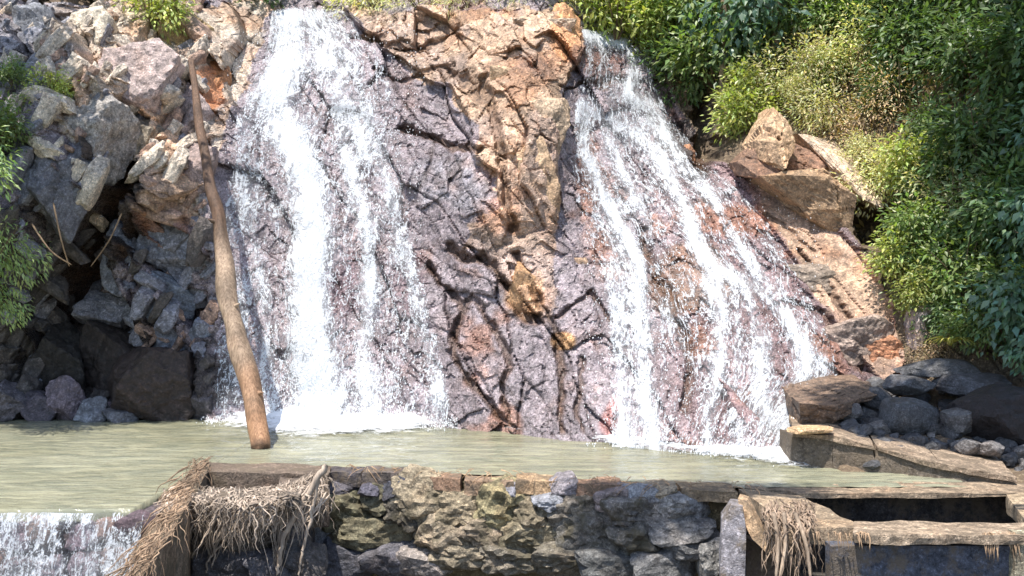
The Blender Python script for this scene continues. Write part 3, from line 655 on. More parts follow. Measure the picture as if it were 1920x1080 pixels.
def tubes_mesh(name, items, mat, seg=6, rough=0., cap=True, org=None, smooth=True):
    Vs, Fs, Cs = [], [], []; off = 0
    for pts, rad, col in items:
        p = np.array(pts, float); n = len(p); r = np.array(rad, float) if np.ndim(rad) else np.full(n, rad)
        T = np.gradient(p, axis=0); T /= np.linalg.norm(T, axis=1)[:, None]+1e-9
        up = np.array([.3, 1, .12]); a = np.cross(T, up); a /= np.linalg.norm(a, axis=1)[:, None]+1e-9; b = np.cross(T, a)
        th = np.linspace(0, 2*np.pi, seg, endpoint=False)
        rr = r[:, None]*np.ones(seg)
        if rough:
            q = np.stack(np.broadcast_arrays(np.cos(th)[None]*1.6+off, np.sin(th)[None]*1.6, (np.arange(n)*.16)[:, None]), -1).reshape(-1, 3)
            rr = rr*(1+rough*2*(fbm3(q, 9, 3).reshape(n, seg)-.5))
        v = p[:, None]+rr[..., None]*(np.cos(th)[None, :, None]*a[:, None]+np.sin(th)[None, :, None]*b[:, None])
        if cap: v[0] = p[0]+(v[0]-p[0])*.55; v[-1] = p[-1]+(v[-1]-p[-1])*.35
        Vs.append(v.reshape(-1, 3)); i = np.arange(n-1)[:, None]*seg; j = np.arange(seg)[None]; j2 = (j+1) % seg
        f = np.stack([i+j, i+j2, i+seg+j2, i+seg+j], -1).reshape(-1, 4)+off; Fs.append(f)
        if cap:
            for base in (0, (n-1)*seg):
                for k in range(1, seg-2, 2): Fs.append(np.array([[off+base, off+base+k, off+base+k+1, off+base+k+2]]))
        c = np.array(col, float); c = np.repeat(c, seg, 0) if c.ndim == 2 else np.tile(c, (n*seg, 1)); Cs.append(c); off += n*seg
    V_ = np.concatenate(Vs)
    if org is not None: V_ = V_-org
    return mesh_np(name, V_, np.concatenate(Fs), mat, np.concatenate(Cs), smooth)
LP = [(487,846,11.15),(480,790,11.35),(462,700,11.65),(445,630,11.9),(430,560,12.15),(418,480,12.5),(408,410,12.75),(395,350,13.0),(380,260,13.45),(368,180,13.8),(358,110,14.15)]
p, r = smooth_path([W(*q) for q in LP], [.105,.115,.118,.112,.122,.105,.085,.072,.06,.05,.045], 90)
k = np.linspace(0, 1, 90)[:, None]
c_a, c_b, c_c = np.array([1.15, .88, .68]), np.array([.92, .92, .9]), np.array([.42, .33, .28])
w1 = sm(.08, .30, k+.03*np.sin(k*60)); w2 = sm(.46, .62, k); lc = (c_a*(1-w1)+c_b*w1)*(1-w2)+c_c*w2
lc = lc*(.78+.35*fbm(k*26, k*0, 77, 3))*(.35+.65*sm(.015, .05, k))
p[:, 0] += .012*np.sin(np.linspace(0, 13, 90))+.006*np.sin(np.linspace(0, 43, 90)); r = r*(1+.05*np.sin(np.linspace(0, 31, 90))); 
base = p[0].copy(); lg = thing('leaning_log', 'long bare crooked log leaning from the pool up against the rock face', 'log', base)
link('trunk', tubes_mesh('trunk', [(p, r, lc)], M_LOG, 20, .26, True, base), lg)
for (i0, dx, dz) in ((33, .10, .16), (52, -.09, .12), (14, .12, .05)):
    q = p[i0]; pts = [q, q+np.array([dx*.8, -.06, dz*.3]), q+np.array([dx*1.3, -.09, dz*.5])]
    link('branch_stub', tubes_mesh('branch_stub', [(pts, [.04, .03, .02], lc[i0])], M_LOG, 8, .1, True, base), lg)

# ------------------------------------------------------------------ weir wall of rubble stones
wall = thing('stone_weir', 'mossy rubble stone weir wall holding back the pool in the foreground', 'wall', (0, 9.6, -1.4)); WO = np.array([0, 9.6, -1.4])
def prism(front, thick, org, name, mat, col, parent, sub=5, rough=.03, kind=None):
    """solid slab from a list of world points of one face, thickened by a vector; subdivided and roughened"""
    bm = bmesh.new(); a = [bm.verts.new(q) for q in front]; b = [bm.verts.new(np.array(q)+np.array(thick)) for q in front]
    bm.faces.new(a); bm.faces.new(b[::-1]); n = len(a)
    for i in range(n): bm.faces.new((a[i], b[i], b[(i+1) % n], a[(i+1) % n]))
    bmesh.ops.recalc_face_normals(bm, faces=bm.faces); bmesh.ops.triangulate(bm, faces=bm.faces)
    for _ in range(sub):
        e = [x for x in bm.edges if x.calc_length() > .09]
        if not e: break
        bmesh.ops.subdivide_edges(bm, edges=e, cuts=1)
    bmesh.ops.triangulate(bm, faces=bm.faces)
    bm.normal_update()
    vs = np.array([v.co[:] for v in bm.verts]); nn = np.array([v.normal[:] for v in bm.verts]); f = np.array([[v.index for v in fa.verts] for fa in bm.faces]); bm.free()
    n1 = fbm3(vs*3.3+5, 4, 4)-.5; n2 = fbm3(vs*15, 6, 3)-.5
    vs = vs+nn*(rough*2*n1+rough*.8*n2)[:, None]
    o = link(name, mesh_np(name, vs-org, f, mat, np.array(col)[None]*(1+.7*n1)[:, None]), parent)
    if not parent: o.location = org
    return o
xs0, xs1 = -2.0, 2.05
prism([(xs0, wallY(xs0)-.12, -.06), (xs1, wallY(xs1)-.12, -.08), (xs1, wallY(xs1)-.2, -1.4), (xs0, wallY(xs0)-.2, -1.4)], (0.05, .5, 0), WO, 'mortar_core', M_MOSS, (.15, .12, .07), wall, 4, .05)
# capping ledge
cx = np.linspace(-1.95, 2.0, 9)
for i in range(8):
    a, b = cx[i]+.012, cx[i+1]-.012; y0 = wallY(a)-.30+random.uniform(-.05, .05); y1 = wallY(b)-.30+random.uniform(-.05, .05); z = .0+random.uniform(-.015, .02)
    c = [(.09,.08,.085),(.12,.10,.09),(.33,.21,.14),(.36,.25,.17),(.40,.28,.17),(.30,.19,.13),(.42,.28,.16),(.36,.26,.16)][i]
    prism([(a, y0, z), (b, y1, z), (b, wallY(b)+.03, z), (a, wallY(a)+.03, z)], (0, 0, -.10-random.uniform(0, .05)), WO, 'coping_stone', M_CONC, c, wall, 4, .035)
STN = [ # px,py,w,h,colour,moss; dark left stones hold shade in their colour
 (650,960,110,70,(.20,.18,.09),1),(720,935,90,50,(.17,.15,.08),1),(700,1000,120,60,(.22,.19,.10),1),(600,1000,80,90,(.17,.18,.21),0),
 (655,1050,110,60,(.11,.11,.14),0),(740,1045,100,60,(.13,.12,.14),0),(800,935,110,80,(.42,.32,.18),1),(870,950,90,60,(.40,.30,.16),1),(940,945,90,70,(.42,.34,.14),1),
 (955,915,34,24,(.26,.25,.29),0),(835,1000,110,60,(.40,.30,.18),1),(910,990,100,56,(.38,.28,.17),1),(880,1035,110,50,(.32,.25,.15),1),(800,1055,90,50,(.34,.28,.24),0),
 (990,1000,100,60,(.30,.24,.13),1),(1025,938,46,30,(.28,.29,.33),0),(1000,960,70,50,(.30,.23,.13),1),(960,1045,100,50,(.24,.20,.14),1),(1080,950,90,60,(.24,.20,.15),1),
 (1110,1000,110,70,(.17,.155,.13),1),(1060,1045,110,50,(.20,.17,.12),1),(1180,960,100,60,(.19,.17,.15),1),(1150,1050,120,50,(.15,.15,.14),0),(1195,1005,90,60,(.15,.14,.12),1),
 (1155,930,60,40,(.30,.22,.20),0),(1200,930,60,34,(.30,.31,.34),0),(1270,950,110,44,(.33,.31,.29),0),(1270,985,120,40,(.22,.21,.20),0),(1290,1020,100,44,(.15,.145,.14),0),(1240,1055,110,50,(.18,.175,.17),0),
 (1330,1040,50,60,(.30,.28,.25),0),(760,960,60,50,(.12,.10,.07),1),(640,915,60,30,(.11,.10,.13),0),(700,912,50,28,(.10,.09,.13),0),(745,915,40,40,(.06,.06,.08),0),(1240,918,50,24,(.40,.30,.17),0),(1060,912,50,30,(.28,.24,.26),0),
 (420,1050,100,60,(.12,.11,.12),0),(500,1060,90,50,(.13,.12,.14),0),(470,1010,90,50,(.15,.12,.09),0),(390,1010,80,60,(.09,.07,.06),0),(570,1060,70,50,(.12,.10,.09),0),(550,1020,60,50,(.10,.09,.09),0)]
for i, (px, py, w_, h_, c, ms) in enumerate(STN):
    Yw = (wallY((px-960)/FP*9.4)-.16-(py-900)*.0008) if px > 590 else 8.95-(py-900)*.001
    q = W(px, py, Yw); s = Yw/FP
    me = rock_mesh('stone', (w_*s*.66, .24, h_*s*.72), tuple(.8*(.7*q+.3*sum(c)/3) for q in c), 600+i, 4, M_MOSS if ms else M_ROCK, nplanes=8, rnd=.3 if ms else .08, rough=.30 if ms else .12, rot=(random.uniform(-.2, .2), random.uniform(-.15, .15), random.uniform(-.2, .2)))
    o = link('stone', me, wall); o.location = q-WO

# left end: concrete ledge with an open slot, its side bank and the root mat hanging over it
ledge = thing('concrete_ledge', 'low concrete ledge with a dark open slot behind the curtain of roots', 'ledge', (-2.6, 9.4, -1.4)); LO = np.array([-2.6, 9.4, -1.4])
def top(px, py, z=0.): Y = (CAMZ-z)*FP/(py-540); return np.array([(px-960)/FP*Y, Y, z])
def slab(pxs, z, thick, name, col, parent, org, mat=None, rough=.02):
    return prism([top(a, b, z) for a, b in pxs], (0, 0, -thick), org, name, mat or M_CONC, col, parent, 5, rough*1.6)
slab([(375,866),(622,874),(616,890),(375,885)], .03, .5, 'back_beam', (.17, .13, .10), ledge, LO)
slab([(330,915),(572,915),(560,932),(318,936)], .02, .10, 'front_beam', (.14, .12, .10), ledge, LO)
slab([(372,868),(395,868),(372,918),(322,918)], .05, .6, 'end_wall', (.22, .17, .12), ledge, LO)
slab([(530,889),(606,889),(590,912),(520,914)], -.01, .12, 'end_wall', (.16, .13, .11), ledge, LO)
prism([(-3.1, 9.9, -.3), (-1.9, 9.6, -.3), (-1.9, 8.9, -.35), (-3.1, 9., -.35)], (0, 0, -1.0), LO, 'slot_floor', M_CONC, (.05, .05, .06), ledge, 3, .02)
side = prism([top(385,862,.06), top(372,905,.03), top(330,985,.0), top(262,1090,-.02), top(236,1080,-.25), top(262,1020,-.15), top(300,950,-.1), top(345,880,-.06)], (0, 0, -1.1), np.array([-3., 9, -1.4]), 'side_bank', M_MOSS, (.22, .16, .11), None, 5, .07)
tag(side, 'rough sloping edge of earth and matted roots between the spillway and the stones', 'bank')

# roots
roots = thing('root_curtain', 'curtain of pale dry roots and dead grass hanging over the ledge at left', 'roots', (-2.4, 9., 0)); RO = np.array([-2.4, 9., 0])
def strand(x, y, z, ln, rad, lean=0., seed=0, wob=.035, n=14, fwd=.05):
    r_ = np.random.default_rng(seed); t = np.linspace(0, 1, n)
    px_ = x+lean*ln*t+wob*np.cumsum(r_.normal(0, .35, n)); py_ = y-fwd*np.minimum(t*5, 1)-.04*t+wob*.5*np.cumsum(r_.normal(0, .3, n)); pz_ = z-ln*t**1.1+.03*np.sin(t*3.1)
    return np.stack([px_, py_, pz_], 1), rad*(1-.75*t)
items = []
rr = random.Random(5)
for i in range(800):    # mat of fine strands: ragged lower edge as in the photo
    px = rr.uniform(322, 612); ytop = np.interp(px, [322,345,400,480,540,600,620], [925,905,912,915,905,885,880])+rr.uniform(-6, 25)
    yb = np.interp(px, [322,360,400,440,470,520,560,600,620], [1010,985,995,1020,1000,955,985,960,920])+rr.uniform(-50, 25)
    q = top(px, ytop, .03); q[1] = min(q[1], 9.1+.15*rr.random()); q = np.array([(px-960)/FP*q[1], q[1], CAMZ-(ytop-540)/FP*q[1]])
    ln = max(.08, (yb-ytop)/FP*q[1]); a, b = strand(q[0], q[1]-.12, q[2], ln, rr.choice([.003, .004, .006, .012]), rr.uniform(-.6, .5), i, rr.choice([.02, .04, .07]))
    g = rr.uniform(.55, 1.25); items.append((a, b, (g, g*.95, g*.9)))
link('root_mat', tubes_mesh('root_mat', items, M_ROOT, 5, 0, True, RO), roots)['kind'] = 'stuff'
for i, (pa, pb, pc, pd, rad) in enumerate([((612,872),(575,930),(535,1000),(520,1080),.030),((600,885),(585,960),(568,1030),(560,1080),.016),((570,915),(545,950),(520,985),(512,1000),.014),
      ((440,960),(425,1010),(395,1045),(385,1075),.013),((345,945),(350,1000),(346,1050),(344,1080),.009),((395,930),(390,980),(402,1030),(398,1062),.012),((480,920),(472,960),(478,1000),(474,1012),.013),((585,905),(560,935),(520,960),(480,985),.012)]):
    pts = [W(a, b, 8.60-.02*k) for k, (a, b) in enumerate((pa, pb, pc, pd))]; p, r = smooth_path(pts, [rad, rad*.9, rad*.8, rad*.5], 26); p += np.random.default_rng(i).normal(0, .006, p.shape)
    link('root', tubes_mesh('root', [(p, r, (1., .95, .9))], M_ROOT, 8, .1, True, RO), roots)
items = []
for i in range(150):    # longer tails gathered into bunches
    bx_, by_ = rr.choice([(395,1040),(400,1050),(350,1010),(520,1075),(478,1010),(440,1020),(565,1010),(545,1000)]); x0 = bx_+rr.uniform(-55, 55); y0_ = rr.uniform(912, 935)
    p, r = smooth_path([W(x0, y0_, 8.72), W(.55*x0+.45*bx_+rr.uniform(-12, 12), .5*(y0_+by_), 8.6), W(bx_+rr.uniform(-8, 8), by_+rr.uniform(-30, 15), 8.58)], [rr.choice([.004, .006, .011]), .005, .002], 12); g = rr.uniform(.7, 1.3); items.append((p+np.cumsum(np.random.default_rng(i).normal(0, .004, p.shape), 0), r, (g, g*.96, g*.92)))
link('root_tails', tubes_mesh('root_tails', items, M_ROOT, 5, 0, True, RO), roots)['kind'] = 'stuff'
items = []
for i in range(260):
    f = rr.random(); q = np.array([top(385,862,.1), top(355,915,.08), top(318,985,.04), top(258,1075,.02)]); t = f*2.999; k = int(t); c = q[k]*(1-t+k)+q[k+1]*(t-k)
    c = c+np.array([rr.uniform(-.10, .08), rr.uniform(-.1, .1), .03]); a, b = strand(c[0], c[1], c[2], rr.uniform(.08, .3), rr.uniform(.004, .008), rr.uniform(-1.3, .5), 900+i, .03, 9)
    g = rr.uniform(.35, .9); items.append((a, b, (g, g*.8, g*.62)))
o = link('dead_roots', tubes_mesh('dead_roots', items, M_ROOT, 4, 0, True, np.array([-3, 9, 0])), None, (-3, 9, 0)); tag(o, kind='stuff')

# left spillway: sheet of water dropping over the lip, stones under it
xs = np.linspace(-7, -2.95, 260); ts = np.linspace(0, 1, 90); A, T_ = np.meshgrid(xs, ts, indexing='ij')
yy = 8.05-.10*np.sin(T_*1.5)-.30*T_-.05*fbm(A*6, T_*3, 500); zz = .005-1.25*T_**1.5-.015*fbm(A*4, T_, 501)
lip = 8.08
de = .62+1.1*(fbm(A*3.5, T_*2.5, 503)-.5)+.35*T_; de[:, :3] *= .3
o = link('spillway_water', mesh_np('spillway_water', np.stack([A.ravel(), yy.ravel(), zz.ravel()], 1), grid_faces(260, 90), M_FALL, None, True, {'dens': de.ravel(), 'flow': np.stack([A.ravel()*1.3, zz.ravel()*1.6, 0*A.ravel()], 1)}))
tag(o, 'thin broken sheet of water spilling over the low left lip', 'waterfall')
sp = thing('spillway_wall', 'dark wet stone wall under the spilling water at lower left', 'wall', (-5, 8.6, -1.4)); SO = np.array([-5, 8.6, -1.4])
prism([(-7.2, 8.12, -.06), (-2.9, 8.12, -.06), (-2.9, 7.95, -1.45), (-7.2, 7.95, -1.45)], (0, .5, 0), SO, 'core', M_ROCK, (.10, .08, .09), sp, 4, .06)
for i in range(34):
    x = -7+(i % 17)*.25+rr.uniform(-.06, .06)+(.12 if i >= 17 else 0); z = -.16-.26*(i//17)+rr.uniform(-.05, .05)
    o = link('stone', rock_mesh('stone', (.15, .13, .13), rr.choice([(.10,.07,.08),(.15,.12,.14),(.20,.14,.12)]), 700+i, 3, M_ROCK), sp); o.location = np.array([x, 8.05-.1*(i//17), z])-SO

# right: concrete intake with an open pit
ik = thing('concrete_intake', 'weathered concrete water intake box with an open rectangular pit at lower right', 'intake', (4, 8, -1.4)); IO = np.array([4, 8, -1.4])
CT = (.35, .265, .185)
slab([(1395,904),(2150,904),(2150,923),(1500,925),(1470,918),(1400,916)], 0, .045, 'back_beam', CT, ik, IO)
prism([top(1480,921,-.05), top(2150,919,-.05), top(2150,919,-.05)-np.array([0,0,.9]), top(1480,921,-.05)-np.array([0,0,.9])], (0, .12, 0), IO, 'pit_wall', M_CONC, (.06,.055,.055), ik, 4, .03)  # near-black colour carries the shade inside the pit
slab([(1385,917),(1500,927),(1540,950),(1600,975),(1600,990),(1452,990),(1440,955)], -.004, .12, 'corner_slab', (.37,.28,.19), ik, IO)
slab([(1601,976),(1880,981),(2150,984),(2150,1006),(1601,1004)], -.003, .055, 'front_beam', (.37,.285,.205), ik, IO)
slab([(1885,925),(2150,925),(2150,980),(1925,979)], .004, .12, 'end_beam', (.40,.31,.21), ik, IO)
prism([top(1480,926,-.12), top(1500,990,-.12), top(1500,990,-.12)+np.array([0,0,-1.1]), top(1480,926,-.12)+np.array([0,0,-1.1])], (-.15, 0, 0), IO, 'side_wall', M_CONC, (.12,.11,.11), ik, 4, .02)  # inner side of the pit, its shade also in the colour
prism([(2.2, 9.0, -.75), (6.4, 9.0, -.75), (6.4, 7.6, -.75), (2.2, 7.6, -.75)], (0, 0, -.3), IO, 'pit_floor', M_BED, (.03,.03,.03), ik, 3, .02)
prism([(2.35, 7.33, -.10), (6.4, 7.33, -.10), (6.4, 7.33, -1.4), (2.35, 7.33, -1.4)], (0, .14, 0), IO, 'front_panel', M_CONC, (.085,.095,.125), ik, 4, .012)  # dark blue tone paints the shade of the upright front
prism([W(1352,975,7.8), W(1372,948,7.8), W(1392,952,7.75), W(1398,1000,7.7), W(1402,1120,7.6), W(1350,1120,7.6)], (.05, .28, 0), IO, 'end_post', M_CONC, (.26,.245,.26), ik, 4, .025)
prism([W(1400,1010,7.9), W(1470,1040,7.9), W(1480,1130,7.9), W(1400,1130,7.9)], (0, .2, 0), IO, 'wing_wall', M_CONC, (.12,.09,.08), ik, 4, .02)
prism([W(1384,935,7.85), W(1400,940,7.8), W(1422,985,7.7), W(1455,1032,7.6), W(1440,1040,7.6), W(1410,1010,7.7), W(1390,965,7.8)], (.06, .18, .0), IO, 'curved_edge', M_CONC, (.42,.29,.18), ik, 4, .012)
prism([W(1905,1000,7.28), W(1960,1000,7.28), W(1960,1130,7.2), W(1902,1130,7.2)], (0, .1, 0), IO, 'corner_post', M_CONC, (.36,.33,.24), ik, 4, .03)
# stained drips of lime and clay under the beam
items = []
for i in range(46):
    px = rr.choice([rr.uniform(1520, 1640), rr.uniform(1840, 1905)]); q = W(px, 1000, 7.27); a, b = strand(q[0], q[1], q[2], rr.uniform(.03, .14)*(1.6 if px > 1820 else 1), rr.uniform(.004, .012), rr.uniform(-.1, .1), 1500+i, .012, 7, fwd=.0)
    g = rr.uniform(.5, .9); items.append((a, b, (g, g*.8, g*.6)))
link('clay_drips', tubes_mesh('clay_drips', items, M_ROOT, 5, 0, True, IO), ik)['kind'] = 'stuff'
rc = thing('root_clump', 'clump of dry roots hanging beside the curved edge of the concrete intake', 'roots', (2.2, 7.6, 0)); RC = np.array([2.2, 7.6, 0])
items = []
for i in range(170):
    px = rr.uniform(1432, 1520); y0_ = rr.uniform(940, 985); q = W(px, y0_, 7.75-.35*(y0_-940)/60); a, b = strand(q[0], q[1], q[2]+.02, rr.uniform(.12, .5), rr.uniform(.004, .011), rr.uniform(-.3, .15), 2000+i, .03)
    g = rr.uniform(.45, .95); items.append((a, b, (g, g*.86, g*.74)))
link('root_mat', tubes_mesh('root_mat', items, M_ROOT, 5, 0, True, RC), rc)['kind'] = 'stuff'
for i, (x0, x1) in enumerate([(1450,1455),(1490,1520),(1470,1462)]):
    p, r = smooth_path([W(x0, 960, 7.5), W((x0+x1)/2+6, 1020, 7.42), W(x1, 1085, 7.4)], [.018, .015, .010], 20)
    link('root', tubes_mesh('root', [(p, r, (.85, .76, .66))], M_ROOT, 8, .1, True, RC), rc)
# tapering low wall behind the intake
lw = thing('low_wall', 'stained concrete wall tapering to the right between the pool and the rubble heap', 'wall', (3.5, 9.6, -.2)); LW = np.array([3.5, 9.6, -.2])
EDG = [W(1484,815,10.15), W(1560,822,9.95), W(1640,842,9.75), W(1760,874,9.4), W(1905,901,9.15)]
for q0, q1 in zip(EDG[:-1], EDG[1:]):
    d_ = q1-q0; d_ = d_/np.linalg.norm(d_)*.004
    prism([q0+d_, q1-d_, np.array([q1[0], q1[1]-.03, -.25]), np.array([q0[0], q0[1]-.03, -.25])], (.0, .5, -.0), LW, 'wall_face', M_CONC, (.145,.12,.095), lw, 4, .03)  # stained front, also coloured darker than the top for its shade
    prism([q0+d_+np.array([0,-.035,.03]), q1-d_+np.array([0,-.035,.03]), q1-d_+np.array([.25,1.,.10]), q0+d_+np.array([.25,1.,.10])], (0, 0, -.05), LW, 'top_slab', M_CONC, (.33,.25,.18), lw, 4, .03)  # lighter colour paints the sunlit top against the shaded front
# scattered litter on the coping
items = []
for i in range(90):
    px = rr.uniform(640, 1400); x = (px-960)/FP*9.4; y = wallY(x)-rr.uniform(.0, .33); a, b = strand(x, y, .05, rr.uniform(.03, .16), rr.uniform(.003, .007), rr.uniform(-1.5, 1.5), 3000+i, .02, 6); items.append((a, b, (.9, .7, .5)))
o = link('twigs', tubes_mesh('twigs', items, M_ROOT, 4, 0, True, np.array([0, 9.4, 0])), None, (0, 9.4, 0)); tag(o, kind='stuff')

# ------------------------------------------------------------------ plants
def leaves(name, n, mat, seed, lsize=.07, rad=(1, 1, 1), clumps=22, aspect=.38, droop=.4, cr=.42, dry=0.):
    r = np.random.default_rng(seed); c = r.normal(size=(clumps, 3)); c /= np.linalg.norm(c, axis=1)[:, None]; c *= r.uniform(.25, .95, (clumps, 1))
    ci = r.integers(0, clumps, n); p = c[ci]+r.normal(0, cr*.5, (n, 3)); lim = np.linalg.norm(p, axis=1); p /= np.maximum(lim, 1.15)[:, None]/1.15
    p = p*np.array(rad)
    out = p-c[ci]*np.array(rad)*.6+r.normal(0, .25, (n, 3)); out[:, 2] -= droop*.5; out /= np.linalg.norm(out, axis=1)[:, None]
    upv = r.normal(0, .45, (n, 3))+np.array([0, -.25, 1]); sd = np.cross(out, upv); sd /= np.linalg.norm(sd, axis=1)[:, None]+1e-9; up = np.cross(sd, out)
    L = lsize*r.uniform(.6, 1.35, (n, 1)); Wd = L*aspect
    a0 = p; a1 = p+out*L*.4+sd*Wd*.5+up*Wd*.12; a2 = p+out*L*.4-sd*Wd*.5+up*Wd*.12; a3 = p+out*L-up*L*.18*droop; am = p+out*L*.42-up*Wd*.05
    v = np.stack([a0, a1, a2, a3, am], 1).reshape(-1, 3)
    f = (np.array([(0, 1, 4), (0, 4, 2), (1, 3, 4), (4, 3, 2)])[None]+5*np.arange(n)[:, None, None]).reshape(-1, 3)
    tn = r.uniform(.65, 1.35, n)*(.8+.4*r.random(clumps)[ci]); cc = np.stack([tn*r.uniform(.9, 1.25, n), tn, tn*r.uniform(.7, 1.1, n)], 1)
    return mesh_np(name, v, f, mat, np.repeat(cc, 5, 0))
def stems(name, seed, rad, n=9, mat=None):
    r = random.Random(seed); it = []
    for i in range(n):
        a = r.uniform(0, 6.28); e = np.array([math.cos(a)*rad[0]*.7, math.sin(a)*rad[1]*.7, r.uniform(-.2, .8)*rad[2]])
        p, q = smooth_path([(0, 0, -rad[2]*.9), e*.45+np.array([0, 0, -.25*rad[2]]), e], [.022, .014, .006], 8); it.append((p, q, (1, 1, 1)))
    return tubes_mesh(name, it, mat or M_TWIG, 5)
PROTO = {}
def proto(kind):
    if kind in PROTO: return PROTO[kind]
    P_ = {'dark': (L_DARK, 2300, .15, .42), 'mid': (L_MID, 2000, .15, .42), 'pale': (L_PALE, 1900, .11, .35), 'yel': (L_YEL, 1500, .16, .42), 'blue': (L_BLUE, 1500, .19, .5), 'dry': (L_DRY, 1500, .08, .3), 'fern': (L_FERN, 1500, .15, .28), 'grass': (L_PALE, 1300, .16, .10)}[kind]
    m, n, ls, asp = P_
    PROTO[kind] = [(leaves('foliage', n, m, 40+hash_(kind)+k, ls, (1, .8, .9), 26 if kind != 'grass' else 12, asp, 1.0 if kind in ('fern', 'blue') else .4), stems('stem', k+3, (1, .8, .9))) for k in range(3)]
    return PROTO[kind]
def hash_(s): return sum(ord(c)*(i+3) for i, c in enumerate(s))
def shrub(kind, px, py, rpx, label, dy=-.35, ry=1., Y=None, name='shrub', cat='bush', group=None, squash=1.):
    c = W(px, py, Y) if Y else face_y(px, py, dy)
    s = 1.4*rpx*c[1]/FP; fo, st = random.choice(proto(kind)); o = thing(name, label, cat, c, group)
    o.scale = (s, s*ry, s*squash); o.rotation_euler = (random.uniform(-.15, .15), random.uniform(-.15, .15), random.uniform(-.5, .5))
    link('foliage', fo, o); link('stem', st, o); return o
SH = [
 ('fern',58,478,66,'bright green feathery shrub hanging from the left edge over the shaded rocks',-1.1),
 ('fern',22,330,72,'green leafy shrub at the left edge above the hanging feathery shrub',-1.1),
 ('fern',55,560,50,'lowest drooping tip of green leaves at the left edge',-1.1),
 ('mid',15,240,50,'dark green shrub at the left edge beside the grey blocks',-.3),
 ('mid',40,145,26,'small bright green leaf plant growing on a grey block at upper left',-.3),
 ('yel',110,170,32,'mossy yellow green tuft on the block at upper left',-.25),
 ('yel',310,22,52,'yellow green tuft growing on the ochre block at the top left',-.45),
 ('pale',700,-8,60,'pale grassy tuft at the top edge right of the waterfall head',-.1),
 ('grass',800,0,60,'olive grass tuft at the top edge above the flat reddish slab',-.1),
 ('grass',880,-2,60,'olive grass tuft at the top edge in the middle of the rib',-.1),
 ('dark',620,-12,55,'dark green shrub behind the head of the waterfall',.3),
 ('dark',490,-14,60,'dark shrub at the top edge left of the waterfall head',.2),
 ('grass',1000,-10,60,'olive grass tuft at the top edge near the orange block',0),
 ('yel',1145,30,72,'bright yellow green bush overhanging the head of the cascade',-.5),
 ('yel',1220,45,52,'yellow green bush just right of the head of the cascade',-.5),
 ('mid',1290,30,70,'fresh green bush at the top right of the cascade head',-.5),
 ('mid',1110,-20,60,'green bush at the top edge behind the bright yellow green one',0),
 ('mid',1340,110,74,'green bush hanging over the black recess right of the cascade',-.3),
 ('dark',1270,130,55,'shadowy bush low beside the upper cascade',-.1),
 ('blue',1380,50,75,'deep green broad leaved bush left of the slender pale trunk',-.6),
 ('yel',1385,225,50,'pale yellow drooping bush left of the pointed tan boulder',-.5),
 ('yel',1395,180,42,'small yellow green bush above the pointed tan boulder',-.5),
 ('pale',1450,150,60,'pale green bush behind the pointed tan boulder',-.3),
 ('pale',1478,178,26,'small pale tuft on the tip of the pointed tan boulder',-.5),
 ('pale',1590,285,30,'small pale tuft at the back edge of the sunlit slab',-.4),
 ('pale',1510,140,60,'light green bush halfway up the slope above the boulders',-.4),
 ('pale',1540,215,55,'pale bush right above the sunlit slab',-.25),
 ('dry',1610,230,70,'dry tan scrub in the middle of the slope',-.15),
 ('dry',1680,190,70,'dry brown scrub high on the slope left of the dark trees',-.15),
 ('pale',1640,330,60,'pale bush right of the sunlit slab',-.25),
 ('yel',1700,310,56,'yellow green bush between pale scrub and dark foliage',-.4),
 ('yel',1660,480,46,'bright yellow green bush beside the long tan slope',-.45),
 ('yel',1690,545,44,'yellow green bush lower down beside the long tan slope',-.45),
 ('mid',1720,420,62,'green bush beside the small black hollow',-.4),
 ('pale',1760,370,60,'greyish green bush in front of the dark foliage',-.4),
 ('mid',1760,500,70,'leafy green bush right of the bright yellow green ones',-.6),
 ('blue',1840,590,75,'broad leaved blue green bush low at the right above the rubble',-.8),
 ('mid',1800,610,50,'green bush just above the yellow striped plant',-.6),
 ('blue',1900,640,60,'dark broad leaved bush at the right edge above the black boulder',-.9),
 ('blue',1880,440,80,'large leaved blue green bush at the right edge halfway up',-1.1),
 ('blue',1905,270,80,'large leaved bush at the right edge with pale blue highlights',-1.3),
 ('dark',1830,400,80,'dark bush left of the large leaved one at the right edge',-.8),
 ('dark',1790,280,80,'dark shaded bush high at the right behind the large leaved one',-.7),
 ('dark',1880,130,90,'dark leafy bush in the upper right of the picture',-.9),
 ('dark',1800,130,80,'dark green bush beneath the top right corner trees',-.6),
 ('dark',1700,90,75,'dark bush near the top edge above the dry brown scrub',-.4),
 ('pale',1600,90,62,'pale green bush near the top edge right of the slender trunk',-.3),
 ('mid',1520,50,65,'mid green bush at the top edge just right of the slender trunk',-.2),
 ('dark',1440,90,60,'dark bush right at the foot of the slender pale trunk',-.1),
 ('mid',1860,530,60,'green bush between the two large leaved ones at the right edge',-.8),
 ('dark',1760,590,46,'dark small bush above the upright pinkish stone',-.3),
 ('dark',1620,-10,80,'dark bush cut by the top edge right of centre of the slope',0),
 ('dark',1750,0,90,'dark tree foliage at the top edge near the right corner',-.3),
 ('dark',1890,0,90,'dark tree foliage filling the top right corner',-.7),
 ('dry',1600,150,60,'brown dead scrub below the pale green bush near the top edge',-.1),
 ('dry',1730,650,40,'withered tuft at the foot of the bushes above the rubble',-.3),
]
for kind, px, py, r_, lab, dy in SH: shrub(kind, px, py, r_, lab, dy, squash=.9)
